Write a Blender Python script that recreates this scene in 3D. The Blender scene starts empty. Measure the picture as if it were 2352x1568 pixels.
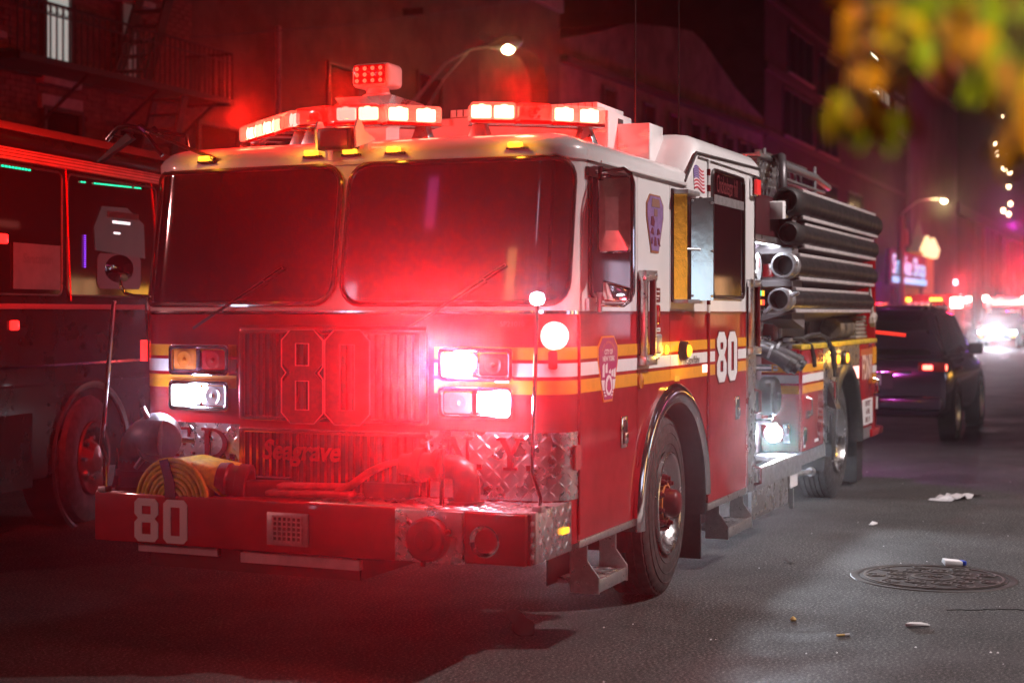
import bpy, bmesh, math, random
from mathutils import Vector, Matrix
random.seed(7)
PI = math.pi
D = bpy.data
C = bpy.context.scene.collection
SC = bpy.context.scene

# ------------------------------------------------------------------ camera, world, exposure
TH = math.radians(22.93)
cam_d = D.cameras.new('camera'); cam = D.objects.new('camera', cam_d); C.objects.link(cam)
cam_d.sensor_width = 36.0; cam_d.lens = 36.0 * 3543.0 / 2352.0
cam_d.shift_y = -66.0 / 2352.0 * 1.0
cam_d.clip_start = 0.05; cam_d.clip_end = 600
cam.location = (-6.974, -2.611, 1.63)
cam.rotation_euler = (PI / 2, 0, TH - PI / 2)
cam_d.dof.use_dof = True; cam_d.dof.focus_distance = 8.9; cam_d.dof.aperture_fstop = 1.9
SC.camera = cam
w = D.worlds.new('World'); SC.world = w; w.use_nodes = True
bg = w.node_tree.nodes['Background']; bg.inputs[0].default_value = (1.0, 0.16, 0.26, 1); bg.inputs[1].default_value = 0.0045
SC.view_settings.view_transform = 'Standard'; SC.view_settings.look = 'None'
SC.view_settings.exposure = 0.0; SC.view_settings.gamma = 1.0
cy = SC.cycles
cy.use_denoising = True; cy.max_bounces = 6; cy.diffuse_bounces = 2; cy.glossy_bounces = 3
cy.transmission_bounces = 4; cy.transparent_max_bounces = 8; cy.volume_bounces = 0
cy.sample_clamp_indirect = 4.0; cy.caustics_reflective = False; cy.caustics_refractive = False

def lamp(name, kind, loc, color, power, radius=0.05, aim=None, angle=90, blend=0.5, parent=None):
    l = D.lights.new(name, kind); l.color = color; l.energy = power
    if kind == 'AREA': l.size = radius
    else: l.shadow_soft_size = radius
    o = D.objects.new(name, l); C.objects.link(o); o.location = loc
    if kind == 'SPOT': l.spot_size = math.radians(angle); l.spot_blend = blend
    if aim is not None:
        o.rotation_euler = (Vector(aim) - Vector(loc)).to_track_quat('-Z', 'Y').to_euler()
    return o
# ------------------------------------------------------------------ materials
def mat(name, col=(0.5, 0.5, 0.5), rough=0.5, metal=0.0, coat=0.0, emit=None, es=0.0, var=0.0, vscale=8.0, bump=0.0, bscale=40.0, rvar=0.0, trans=0.0, spec=0.5, coord='Object', col2=None, stretch=None, alpha=1.0):
    m = D.materials.new(name); m.use_nodes = True
    nt = m.node_tree; N = nt.nodes; L = nt.links; b = N['Principled BSDF']
    b.inputs['Base Color'].default_value = (*col, 1); b.inputs['Roughness'].default_value = rough
    b.inputs['Metallic'].default_value = metal; b.inputs['Coat Weight'].default_value = coat
    b.inputs['Coat Roughness'].default_value = 0.06
    b.inputs['Specular IOR Level'].default_value = spec
    b.inputs['Transmission Weight'].default_value = trans
    b.inputs['Alpha'].default_value = alpha
    if emit is not None:
        b.inputs['Emission Color'].default_value = (*emit, 1); b.inputs['Emission Strength'].default_value = es
    if var or bump or rvar:
        tc = N.new('ShaderNodeTexCoord'); src = tc.outputs[coord]
        if stretch:
            mp = N.new('ShaderNodeMapping'); mp.inputs['Scale'].default_value = stretch; L.new(src, mp.inputs[0]); src = mp.outputs[0]
        if var or rvar:
            n = N.new('ShaderNodeTexNoise'); n.inputs['Scale'].default_value = vscale; n.inputs['Detail'].default_value = 6; n.inputs['Roughness'].default_value = 0.65
            L.new(src, n.inputs['Vector'])
            if var:
                mx = N.new('ShaderNodeMix'); mx.data_type = 'RGBA'
                c2 = col2 if col2 else tuple(c * (1 - var) for c in col)
                c1 = tuple(min(1, c * (1 + var * 0.6)) for c in col) if not col2 else col
                mx.inputs[6].default_value = (*c1, 1); mx.inputs[7].default_value = (*c2, 1)
                cr = N.new('ShaderNodeMapRange'); cr.inputs[1].default_value = 0.35; cr.inputs[2].default_value = 0.65
                L.new(n.outputs['Fac'], cr.inputs[0]); L.new(cr.outputs[0], mx.inputs[0]); L.new(mx.outputs[2], b.inputs['Base Color'])
            if rvar:
                r = N.new('ShaderNodeMapRange'); r.inputs[1].default_value = 0.3; r.inputs[2].default_value = 0.7
                r.inputs[3].default_value = max(0.02, rough - rvar); r.inputs[4].default_value = min(1, rough + rvar)
                L.new(n.outputs['Fac'], r.inputs[0]); L.new(r.outputs[0], b.inputs['Roughness'])
        if bump:
            n2 = N.new('ShaderNodeTexNoise'); n2.inputs['Scale'].default_value = bscale; n2.inputs['Detail'].default_value = 5
            L.new(src, n2.inputs['Vector'])
            bp = N.new('ShaderNodeBump'); bp.inputs['Strength'].default_value = bump; bp.inputs['Distance'].default_value = 0.01
            L.new(n2.outputs['Fac'], bp.inputs['Height']); L.new(bp.outputs[0], b.inputs['Normal'])
    return m

RED = mat('red_paint', (0.36, 0.002, 0.007), 0.42, spec=.15, coat=0.8, var=0.28, vscale=2.2, rvar=0.10, bump=0.02, bscale=2.0)
WHITE = mat('white_paint', (0.78, 0.77, 0.77), 0.35, coat=0.7, var=0.07, vscale=3, rvar=0.08)
STRIPE_Y = mat('yellow_reflective_stripe', (0.80, 0.33, 0.008), 0.4, coat=0.3, var=0.08, vscale=20)
STRIPE_W = mat('white_reflective_stripe', (0.82, 0.80, 0.80), 0.4, coat=0.3, var=0.06, vscale=20)
CHROME = mat('chrome', (0.86, 0.86, 0.87), 0.1, metal=1.0, rvar=0.06, vscale=15)
ALU = mat('brushed_aluminium', (0.72, 0.72, 0.73), 0.34, metal=1.0, rvar=0.12, vscale=25, var=0.15)
TREAD = mat('tread_plate', (0.68, 0.68, 0.70), 0.3, metal=1.0, rvar=0.14, vscale=9, var=0.2)
STEEL = mat('galvanised_steel', (0.5, 0.5, 0.52), 0.42, metal=0.9, rvar=0.1, vscale=18, var=0.2)
MIRROR = mat('polished_steel', (0.86, 0.86, 0.87), 0.16, metal=1.0, bump=0.15, bscale=5)
BLACK = mat('black_rubber', (0.018, 0.017, 0.017), 0.6, var=0.3, vscale=30)
TYRE = mat('tyre_rubber', (0.035, 0.032, 0.032), 0.72, var=0.35, vscale=14, rvar=0.12, bump=0.2, bscale=60)
DARK = mat('dark_underbody', (0.012, 0.010, 0.010), 0.75, var=0.3, vscale=8)
GLASS = mat('dark_tinted_glass', (0.008, 0.004, 0.005), 0.04, spec=0.7, coat=0.4, rvar=0.02, vscale=4)
DARKRED = mat('dark_red_paint', (0.13, 0.002, 0.005), 0.45, spec=.2, coat=0.4, var=0.2, vscale=12)
AMBER = mat('amber_lens', (0.55, 0.17, 0.01), 0.2, coat=0.6)
REDLENS = mat('red_lens', (0.42, 0.008, 0.01), 0.15, coat=0.8)
CLEAR = mat('clear_lens', (0.75, 0.75, 0.78), 0.12, metal=0.6, coat=0.8)
BLACKPAINT = mat('black_paint', (0.012, 0.011, 0.012), 0.3, coat=0.5, var=0.2, vscale=20)
GREYWALL = mat('grey_panel', (0.13, 0.115, 0.12), 0.55, var=0.2, vscale=6, bump=0.1, bscale=80)
HOSE = mat('black_suction_hose', (0.020, 0.018, 0.019), 0.42, var=0.3, vscale=9, rvar=0.1)
GREYMETAL = mat('cast_grey_metal', (0.085, 0.08, 0.085), 0.4, metal=0.5, var=0.2, vscale=20)
YEL_HOSE = mat('yellow_hose_jacket', (0.66, 0.58, 0.02), 0.65, var=0.3, vscale=30, bump=0.35, bscale=220)
YELLOW_EDGE = mat('yellow_edge_paint', (0.62, 0.42, 0.03), 0.5, var=0.35, vscale=10)
def glow(name, col, s, base=(0.5, 0.5, 0.5)):
    return mat(name, base, 0.3, emit=col, es=s)
E_RED = glow('red_warning_glow', (1.0, 0.012, 0.010), 4, (0.5, 0.02, 0.02))
E_REDW = glow('red_white_glow', (1.0, 0.40, 0.33), 2.6)
E_FLASH = glow('flash_white_core', (1.0, 0.26, 0.14), 13, (.5, .1, .08))
E_WHITE = glow('white_lamp_glow', (0.85, 0.90, 1.0), 22)
E_AMBER = glow('amber_lamp_glow', (1.0, 0.44, 0.025), 2.4, (0.6, 0.2, 0.01))
E_BEAD = glow('red_bead_glow', (1.0, 0.06, 0.03), 3.0, (0.5, 0.02, 0.02))
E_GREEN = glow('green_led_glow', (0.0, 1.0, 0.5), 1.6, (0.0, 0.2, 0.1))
E_PURPLE = glow('purple_led_glow', (0.25, 0.05, 1.0), 1.8, (0.05, 0.0, 0.2))
BARLENS = mat('red_lightbar_lens', (0.8, 0.03, 0.02), 0.08, coat=1.0, alpha=0.5, emit=(1, .03, .02), es=.35)
CLEARBAR = mat('clear_lightbar_lens', (0.95, 0.5, 0.45), 0.06, coat=1.0, alpha=0.34, emit=(1, .22, .14), es=.9)

# ------------------------------------------------------------------ mesh helpers
class MB:
    def __init__(s): s.v = []; s.f = []
    def add(s, vs, fs):
        o = len(s.v); s.v += [tuple(p) for p in vs]; s.f += [tuple(i + o for i in f) for f in fs]
    def box(s, x0, x1, y0, y1, z0, z1):
        s.add([(x0,y0,z0),(x1,y0,z0),(x1,y1,z0),(x0,y1,z0),(x0,y0,z1),(x1,y0,z1),(x1,y1,z1),(x0,y1,z1)],
              [(0,3,2,1),(4,5,6,7),(0,1,5,4),(1,2,6,5),(2,3,7,6),(3,0,4,7)]); return s
    def hexa(s, p):   # 8 points, bottom loop then top loop
        s.add(p, [(0,3,2,1),(4,5,6,7),(0,1,5,4),(1,2,6,5),(2,3,7,6),(3,0,4,7)]); return s
    def tube(s, pts, r, n=10, caps=True, closed=False):
        P = [Vector(p) for p in pts]; k = len(P)
        R = r if isinstance(r, (list, tuple)) else [r] * k
        tg = []
        for i in range(k):
            a = P[(i - 1) % k] if (closed or i > 0) else P[i]; b = P[(i + 1) % k] if (closed or i < k - 1) else P[i]
            t = (b - a); tg.append(t.normalized() if t.length > 1e-9 else Vector((0, 0, 1)))
        u = tg[0].orthogonal().normalized(); rings = []
        for i in range(k):
            if i > 0:
                u = (u - tg[i] * u.dot(tg[i]))
                u = u.normalized() if u.length > 1e-6 else tg[i].orthogonal().normalized()
            wv = tg[i].cross(u)
            rings.append([P[i] + (u * math.cos(2 * PI * j / n) + wv * math.sin(2 * PI * j / n)) * R[i] for j in range(n)])
        vs = [p for rg in rings for p in rg]; fs = []
        m = k if closed else k - 1
        for i in range(m):
            for j in range(n):
                a = i * n + j; b = i * n + (j + 1) % n; i2 = ((i + 1) % k) * n
                fs.append((a, b, i2 + (j + 1) % n, i2 + j))
        if caps and not closed:
            fs.append(tuple(reversed(range(n)))); fs.append(tuple(range((k - 1) * n, k * n)))
        s.add(vs, fs); return s
    def cyl(s, p0, p1, r0, r1=None, n=20, caps=True):
        return s.tube([p0, p1], [r0, r0 if r1 is None else r1], n, caps)
    def lathe(s, org, axis, prof, n=32, cap0=False, cap1=False, radf=None):
        a = Vector(axis).normalized(); u = a.orthogonal().normalized(); wv = a.cross(u); o = Vector(org); vs = []; fs = []
        for i, (d, r) in enumerate(prof):
            for j in range(n):
                t = 2 * PI * j / n; rr = r * (radf(i, j) if radf else 1)
                vs.append(o + a * d + (u * math.cos(t) + wv * math.sin(t)) * rr)
        for i in range(len(prof) - 1):
            for j in range(n):
                fs.append((i*n+j, i*n+(j+1)%n, (i+1)*n+(j+1)%n, (i+1)*n+j))
        if cap0: fs.append(tuple(reversed(range(n))))
        if cap1: fs.append(tuple(range((len(prof)-1)*n, len(prof)*n)))
        s.add(vs, fs); return s
    def prism(s, poly, f, a, b):   # poly of (u,v); f(u,v,off)
        n = len(poly)
        s.add([f(u, v, a) for u, v in poly] + [f(u, v, b) for u, v in poly],
              [tuple(reversed(range(n))), tuple(range(n, 2 * n))] + [(i, (i+1) % n, n + (i+1) % n, n + i) for i in range(n)]); return s
    def ring(s, outer, inner, f, a, b):   # same count loops, extruded frame
        n = len(outer)
        s.add([f(*p, b) for p in outer] + [f(*p, b) for p in inner] + [f(*p, a) for p in outer] + [f(*p, a) for p in inner],
              [q for i in range(n) for j in [(i + 1) % n] for q in
               ((i, j, n + j, n + i), (2*n + j, 2*n + i, 3*n + i, 3*n + j), (i, 2*n + i, 2*n + j, j), (n + j, 3*n + j, 3*n + i, n + i))]); return s
    def patch(s, f, u0, u1, v0, v1, rc, off, thick, nu=16, nv=10):   # rounded rectangle laid on a curved surface
        vv = []
        for k in range(6): vv.append(v0 + rc * (1 - math.cos(PI / 2 * k / 5)))
        for k in range(1, nv): vv.append(v0 + rc + (v1 - v0 - 2 * rc) * k / nv)
        for k in range(6): vv.append(v1 - rc * (1 - math.sin(PI / 2 * k / 5)))
        rows = []
        for v in vv:
            d = min(v - v0, v1 - v); ins = 0 if d >= rc else rc - math.sqrt(max(0, rc * rc - (rc - d) ** 2))
            rows.append([(u0 + ins + (u1 - u0 - 2 * ins) * i / nu, v) for i in range(nu + 1)])
        vs = [f(u, v, off) for r in rows for u, v in r]; K = nu + 1; fs = []
        for i in range(len(rows) - 1):
            for j in range(nu): fs.append((i*K+j, i*K+j+1, (i+1)*K+j+1, (i+1)*K+j))
        loop = [j for j in range(K)] + [i*K+nu for i in range(1, len(rows))] + [(len(rows)-1)*K+j for j in range(nu-1, -1, -1)] + [i*K for i in range(len(rows)-2, 0, -1)]
        b = len(vs); flat = [(u, v) for r in rows for u, v in r]
        vs += [f(*flat[i], off - thick) for i in loop]
        for i in range(len(loop)):
            j = (i + 1) % len(loop); fs.append((loop[j], loop[i], b + i, b + j))
        s.add(vs, fs); return s
    def mapped(s, fn):
        s.v = [tuple(fn(*p)) for p in s.v]; return s

def rrect(x0, x1, z0, z1, r, n=4):
    out = []
    for cx, cz, a0 in ((x1 - r, z0 + r, -90), (x1 - r, z1 - r, 0), (x0 + r, z1 - r, 90), (x0 + r, z0 + r, 180)):
        for k in range(n + 1):
            a = math.radians(a0 + 90 * k / n); out.append((cx + r * math.cos(a), cz + r * math.sin(a)))
    return out
def circ(cx, cz, r, n=24): return [(cx + r * math.cos(2*PI*k/n), cz + r * math.sin(2*PI*k/n)) for k in range(n)]

WM = {}
def link(o, parent, mw):
    C.objects.link(o)
    WM[o.name] = mw
    if parent is not None:
        o.parent = parent; o.matrix_parent_inverse = WM[parent.name].inverted()
    o.matrix_basis = mw
    return o
I4 = Matrix.Identity(4)
def mesh_of(name, mb, material, bevel=0.0, smooth=32, segs=2):
    me = D.meshes.new(name); me.from_pydata(mb.v, [], mb.f); me.validate()
    bm = bmesh.new(); bm.from_mesh(me)
    bmesh.ops.recalc_face_normals(bm, faces=bm.faces)
    if bevel:
        ed = [e for e in bm.edges if len(e.link_faces) == 2 and e.calc_face_angle(0) > 0.5]
        bmesh.ops.bevel(bm, geom=ed, offset=bevel, segments=segs, profile=0.5, affect='EDGES', clamp_overlap=True)
    bm.to_mesh(me); bm.free()
    if smooth:
        me.shade_smooth(); me.set_sharp_from_angle(angle=math.radians(smooth))
    if material: me.materials.append(material)
    return me
def obj(name, mb, material, parent=None, bevel=0.0, smooth=32, mw=None, segs=2, stuff=False):
    me = mesh_of(name, mb, material, bevel, smooth, segs)
    o = D.objects.new(name, me)
    if stuff: o['kind'] = 'stuff'
    return link(o, parent, mw or I4)
def inst(src, parent, mw, name=None):
    o = D.objects.new(name or src.name.split('.')[0], src.data)
    for k in ('kind',):
        if k in src: o[k] = src[k]
    return link(o, parent, mw)
def tag(o, label, cat, group=None):
    o['label'] = label; o['category'] = cat
    if group: o['group'] = group
    return o
def thing(name, label, cat, loc, group=None, mw=None):
    o = D.objects.new(name, None); o.empty_display_size = 0.2
    return tag(link(o, None, mw or Matrix.Translation(loc)), label, cat, group)
def struct(name, mb, material, **k):
    o = obj(name, mb, material, None, **k); o['kind'] = 'structure'; return o
def T(x, y, z): return Matrix.Translation((x, y, z))
def text_mb(s, size, f, off, depth=0.0, sx=1.0, align='CENTER', weight=0.0):
    cu = D.curves.new('lettering', 'FONT'); cu.body = s; cu.size = size; cu.align_x = align; cu.align_y = 'CENTER'; cu.offset = weight; cu.resolution_u = 3
    to = D.objects.new('lettering', cu); C.objects.link(to)
    dg = bpy.context.evaluated_depsgraph_get(); me = to.evaluated_get(dg).to_mesh()
    m = MB(); m.add([f(v.co.x * sx, v.co.y, off) for v in me.vertices], [tuple(p.vertices) for p in me.polygons])
    to.evaluated_get(dg).to_mesh_clear(); D.objects.remove(to); D.curves.remove(cu)
    return m
def octo(x0, x1, z0, z1, c):   # block-digit outline
    return [(x0+c,z0),(x1-c,z0),(x1,z0+c),(x1,z1-c),(x1-c,z1),(x0+c,z1),(x0,z1-c),(x0,z0+c)]
def hole8(x0, x1, z0, z1):
    e = 0.0005
    return [(x0+e,z0),(x1-e,z0),(x1,z0+e),(x1,z1-e),(x1-e,z1),(x0+e,z1),(x0,z1-e),(x0,z0+e)]
def digit(m, d, x0, x1, z0, z1, f, a, b, wt=0.3, ch=0.16):
    W = x1 - x0; H = z1 - z0; c = W * ch; s = W * wt
    if d == '0':
        m.ring(octo(x0, x1, z0, z1, c), hole8(x0 + s, x1 - s, z0 + s * 0.85, z1 - s * 0.85), f, a, b)
    else:
        zm = z0 + H * 0.54; t = s * 0.85
        m.ring(octo(x0, x1, z0, zm, c), hole8(x0 + s, x1 - s, z0 + t, zm - t * 0.55), f, a, b)
        m.ring(octo(x0, x1, zm, z1, c), hole8(x0 + s, x1 - s, zm + t * 0.55, z1 - t), f, a, b + 0.0)
def lugs(m, f, u0, u1, v0, v1, p=0.034, h=0.0022, off=0.0):
    nu = max(1, int((u1 - u0) / p)); nv = max(1, int((v1 - v0) / p))
    for i in range(nu):
        for j in range(nv):
            cu = u0 + (i + 0.5) * (u1 - u0) / nu; cv = v0 + (j + 0.5) * (v1 - v0) / nv
            a = PI / 4 if (i + j) % 2 else -PI / 4
            c, s_ = math.cos(a), math.sin(a); l, wd = p * 0.62, p * 0.15
            q = [(cu + c*l, cv + s_*l), (cu - s_*wd, cv + c*wd), (cu - c*l, cv - s_*l), (cu + s_*wd, cv - c*wd)]
            m.add([f(*t, off) for t in q] + [f(cu, cv, off + h)], [(0,1,4),(1,2,4),(2,3,4),(3,0,4)])
    return m
# planes to draw on
SIDE = lambda x, z, o: (x, -o, z)             # truck near side
def flat_x(x0): return lambda y, z, o: (x0 - o, y, z)   # faces toward -x
def up_z(z0): return lambda x, y, o: (x, y, z0 + o)
# ------------------------------------------------------------------ the fire truck
CW, CR = 2.44, 0.18
def rake(z): return 0.158 * min(0.79, max(0.0, z - 1.63))
def fp(t, z, o):     # wrap-round cab front: t runs along the front from the near corner, o is the offset outwards
    k = rake(z); tt = t; far = t > CW / 2
    if far: tt = CW - t
    if tt < CR:
        ph = (CR - tt) / CR
        if ph <= PI / 2: nx, ny = -math.cos(ph), -math.sin(ph); x, y = CR * nx, CR + CR * ny
        else: nx, ny = 0.0, -1.0; x, y = (ph - PI / 2) * CR, 0.0
    else:
        q = (CW / 2 - tt) / (CW / 2 - CR); x, y = -CR - 0.045 * (1 - q * q), tt; nx, ny = -1.0, 0.0
    x += nx * o; y += ny * o
    if far: y = CW - y
    return (x + k, y, z)
TMIN = CR - CR * PI / 2
truck = thing('fire_truck', 'red and white city fire engine with lit lightbars and number 80 on its bumper', 'fire truck', (4.0, 1.22, 0))
P = lambda name, mb, m, par=None, **k: obj(name, mb, m, par or truck, **k)

# --- cab shell
P('cab_core', MB().box(0.10, 0.80, 0.05, 2.39, 0.5, 1.7).box(0.1, 3.5, 0.05, 2.39, 1.25, 1.7).box(2.36, 3.5, 0.05, 2.39, 0.5, 1.3).box(0.25, 3.5, 0.05, 2.39, 1.7, 2.36).box(2.05, 3.5, 0.05, 2.39, 2.3, 2.58).box(0.8, 2.36, 0.62, 1.85, 0.45, 1.3), DARK)
front = P('front_panel', MB().patch(fp, TMIN - 0.01, CW - TMIN + 0.01, 0.52, 1.626, 0.004, 0, 0.05, nu=60), RED)
brow = P('windscreen_surround', MB().patch(fp, TMIN - 0.025, CW - TMIN + 0.025, 1.636, 2.40, 0.004, 0, 0.05, nu=60), WHITE)
P('belt_trim', MB().patch(fp, TMIN - 0.02, CW - TMIN + 0.02, 1.622, 1.640, 0.004, 0.006, 0.03, nu=60), CHROME)
def arch_poly(x0, x1, z0, z1, cx=1.57, cz=0.52, R=0.705):
    pts = [(x0, z1), (x1, z1)]
    n = 24; bottom = []
    for k in range(n + 1):
        x = x1 + (x0 - x1) * k / n
        zb = z0
        if abs(x - cx) < R:
            zc = cz + math.sqrt(R * R - (x - cx) ** 2); zb = max(z0, zc)
        bottom.append((x, min(zb, z1 - 0.02)))
    return list(reversed(pts + bottom))
fd = P('front_door', MB().prism(arch_poly(0.022, 0.92, 0.53, 1.626), SIDE, -0.035, 0), RED)
P('side_panel', MB().prism(arch_poly(0.927, 1.514, 0.53, 1.626), SIDE, -0.035, 0), RED)
P('side_panel', MB().prism(arch_poly(1.521, 2.296, 0.53, 1.626), SIDE, -0.035, 0), RED)
rd = P('rear_door', MB().prism(arch_poly(2.324, 3.262, 0.45, 1.626), SIDE, -0.035, 0), RED)
P('door_frame', MB().prism([(0.035, 1.636), (0.92, 1.636), (0.92, 2.385), (0.150, 2.375)], SIDE, -0.035, 0), WHITE, fd)
P('upper_side_panel', MB().prism([(0.927, 1.636), (1.514, 1.636), (1.514, 2.392), (0.927, 2.386)], SIDE, -0.035, 0), WHITE)
P('upper_side_panel', MB().prism([(1.521, 1.636), (2.296, 1.636), (2.296, 2.60), (2.02, 2.588), (1.80, 2.405), (1.521, 2.394)], SIDE, -0.035, 0), WHITE)
P('door_frame', MB().prism([(2.324, 1.636), (3.262, 1.636), (3.262, 2.615), (2.324, 2.60)], SIDE, -0.035, 0), WHITE, rd)
P('rear_corner_panel', MB().prism([(3.268, 1.36), (3.53, 1.36), (3.53, 2.63), (3.268, 2.62)], SIDE, -0.035, 0).box(3.49, 3.53, 0.0, 2.44, 1.2, 2.6), WHITE)
P('cab_far_side', MB().box(0.05, 3.5, 2.40, 2.44, 0.5, 2.36).box(2.0, 3.5, 2.40, 2.44, 2.3, 2.6), RED)
hg = MB()
P('door_hinge', MB().cyl((2.310, -0.006, 0.50), (2.310, -0.006, 1.63), 0.011, n=10), RED, rd)
hn = P('door_hinge', MB().cyl((2.310, -0.006, 1.63), (2.310, -0.006, 2.60), 0.011, n=10), WHITE, rd)
for k in range(9):
    P('hinge_knuckle', MB().cyl((2.310, -0.006, 1.68 + k*0.1), (2.310, -0.006, 1.72 + k*0.1), 0.014, n=8), DARKRED, rd)
P('door_hinge', MB().cyl((0.016, -0.004, 0.56), (0.016, -0.004, 1.62), 0.010, n=10), RED, fd)
P('belt_trim', MB().box(0.02, 3.262, -0.007, 0.01, 1.624, 1.638), DARKRED)
P('sill_trim', MB().box(0.022, 0.885, -0.006, 0.05, 0.492, 0.528), ALU, fd, bevel=0.004)
P('sill_trim', MB().box(2.30, 3.262, -0.006, 0.05, 0.405, 0.447), ALU, rd, bevel=0.004)
# roofs
def roof_loop(z, ins, xe):
    L = []
    L.append((xe, ins, z))
    n = 56
    for i in range(n + 1):
        t = TMIN - 0.15 + (CW - 2 * TMIN + 0.30) * i / n
        p = fp(t, 2.42, -ins); L.append((p[0], p[1], z))
    L.append((xe, CW - ins, z)); return L
m = MB(); loops = [roof_loop(2.378, -0.014, 1.86), roof_loop(2.425, -0.016, 1.86), roof_loop(2.455, 0.004, 1.86), roof_loop(2.485, 0.045, 1.86), roof_loop(2.505, 0.105, 1.86), roof_loop(2.518, 0.178, 1.86)]
n = len(loops[0]); fs = []
for i in range(len(loops) - 1):
    for j in range(n - 1): fs.append((i*n+j, i*n+j+1, (i+1)*n+j+1, (i+1)*n+j))
fs.append(tuple(range((len(loops)-1)*n, len(loops)*n)))
m.add([p for l in loops for p in l], fs); P('cab_roof', m, WHITE, smooth=50)
m = MB(); st = []
for x, zt in ((1.79, 2.44), (1.83, 2.50), (2.02, 2.675), (2.08, 2.715), (2.16, 2.725), (3.52, 2.735), (3.57, 2.725), (3.585, 2.69)):
    sec = [(-0.014, 2.39 if x < 1.9 else 2.575), (-0.016, max(2.40, zt - 0.12)), (-0.006, zt - 0.075), (0.03, zt - 0.035), (0.085, zt - 0.010), (0.16, zt)]
    st.append([(x, y, z) for y, z in sec] + [(x, CW - y, z) for y, z in reversed(sec)])
n = len(st[0]); fs = []
for i in range(len(st) - 1):
    for j in range(n - 1): fs.append((i*n+j, i*n+j+1, (i+1)*n+j+1, (i+1)*n+j))
fs.append(tuple(range(n))); fs.append(tuple(reversed(range((len(st)-1)*n, len(st)*n))))
m.add([p for l in st for p in l], fs); P('raised_roof', m, WHITE, smooth=55)
P('drip_rail', MB().tube([(1.76, -0.018, 2.402), (2.0, -0.018, 2.592), (3.57, -0.018, 2.628)], 0.009, 8), BLACK)
P('drip_rail', MB().box(0.30, 1.80, -0.022, 0.0, 2.376, 2.392), WHITE, bevel=0.004)

# --- windscreens: pane and rubber gasket
def gasket(u0, u1, v0, v1, rc, f, r, off=0.006):
    pts = [f(u, v, off) for u, v in sub_loop(rrect(u0, u1, v0, v1, rc, 5))]
    return MB().tube(pts, r, 8, closed=True)
def sub_loop(L, step=0.06):
    out = []
    for i in range(len(L)):
        a, b = L[i], L[(i+1) % len(L)]; d = math.hypot(b[0]-a[0], b[1]-a[1]); k = max(1, int(d / step))
        out += [(a[0] + (b[0]-a[0]) * q / k, a[1] + (b[1]-a[1]) * q / k) for q in range(k)]
    return out
for a, b in ((-0.005, 1.163), (1.235, 2.45)):
    ws = P('windscreen', MB().patch(fp, a, b, 1.685, 2.365, 0.10, 0.008, 0.02, nu=36), GLASS)
    P('windscreen_gasket', gasket(a - 0.01, b + 0.01, 1.675, 2.375, 0.11, fp, 0.013), BLACKPAINT, ws)
    P('gasket_bead', gasket(a - 0.022, b + 0.022, 1.663, 2.387, 0.12, fp, 0.004, 0.006), DARKRED, ws)
# wiper arms
for (t0, t1) in ((2.05, 1.62), (0.80, 0.40)):
    P('windscreen_wiper', MB().tube([fp(t0, 1.55, 0.02), fp(t0 - 0.1, 1.60, 0.035), fp(t1, 1.79, 0.03)], 0.008, 6).tube([fp(t1 + 0.16, 1.70, 0.024), fp(t1 - 0.10, 1.86, 0.024)], 0.007, 6), BLACKPAINT)

# --- front stripes
for z0, z1, mm in ((1.405, 1.464, STRIPE_Y), (1.324, 1.388, STRIPE_W), (1.24, 1.306, STRIPE_Y)):
    for a, b in ((TMIN - 0.012, 0.66), (1.79, CW - TMIN)):
        P('reflective_stripe', MB().patch(fp, a, b, z0, z1, 0.001, 0.002, 0.004, nu=30, nv=2), mm)
    for a, b in ((0.022, 0.92), (0.927, 1.514), (1.521, 2.296), (2.324, 2.475), (3.045, 3.262)):
        P('reflective_stripe', MB().prism([(a, z0), (b, z0), (b, z1), (a, z1)], SIDE, 0, 0.0025), mm)
# --- grilles
def grille(y0, y1, z0, z1, nslat, lip):
    g = P('grille', MB().patch(fp, y0, y1, z0, z1, 0.012, 0.012, 0.02, nu=20), DARK)
    P('grille_frame', MB().ring(*[sub_pts for sub_pts in (ring_pts(y0, y1, z0, z1, 0.012), ring_pts(y0 + 0.03, y1 - 0.03, z0 + 0.022, z1 - 0.022, 0.01))], fp, 0.0, 0.03), RED_CHROME, g, bevel=0.003)
    pitch = (y1 - y0 - 0.06) / nslat; sl = None
    for k in range(nslat + 1):
        y = y0 + 0.03 + k * pitch
        P('grille_slat', MB().patch(fp, y - 0.0065, y + 0.0065, z0 + 0.01, z1 - 0.01, 0.003, 0.028, 0.02, nu=2, nv=2), RED_CHROME, g)
    return g
def ring_pts(a, b, c, d, r):
    L = rrect(a, b, c, d, r, 3); out = []
    for i in range(len(L)):
        p, q = L[i], L[(i+1) % len(L)]
        k = 14 if i % 4 == 3 else 1
        out += [(p[0] + (q[0]-p[0]) * s / k, p[1] + (q[1]-p[1]) * s / k) for s in range(k)]
    return out
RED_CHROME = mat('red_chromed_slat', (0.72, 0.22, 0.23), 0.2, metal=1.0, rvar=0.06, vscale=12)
GHOST = mat('ghost_number_red', (0.10, 0.004, 0.006), 0.35, metal=.5, coat=.5, var=.3, vscale=40)
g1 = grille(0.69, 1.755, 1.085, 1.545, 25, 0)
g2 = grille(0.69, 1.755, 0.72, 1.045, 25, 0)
P('grille_hood_edge', MB().tube([fp(t, 1.555, 0.02) for t in [0.69 + 1.065 * i / 16 for i in range(17)]], 0.012, 8), RED)
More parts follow.
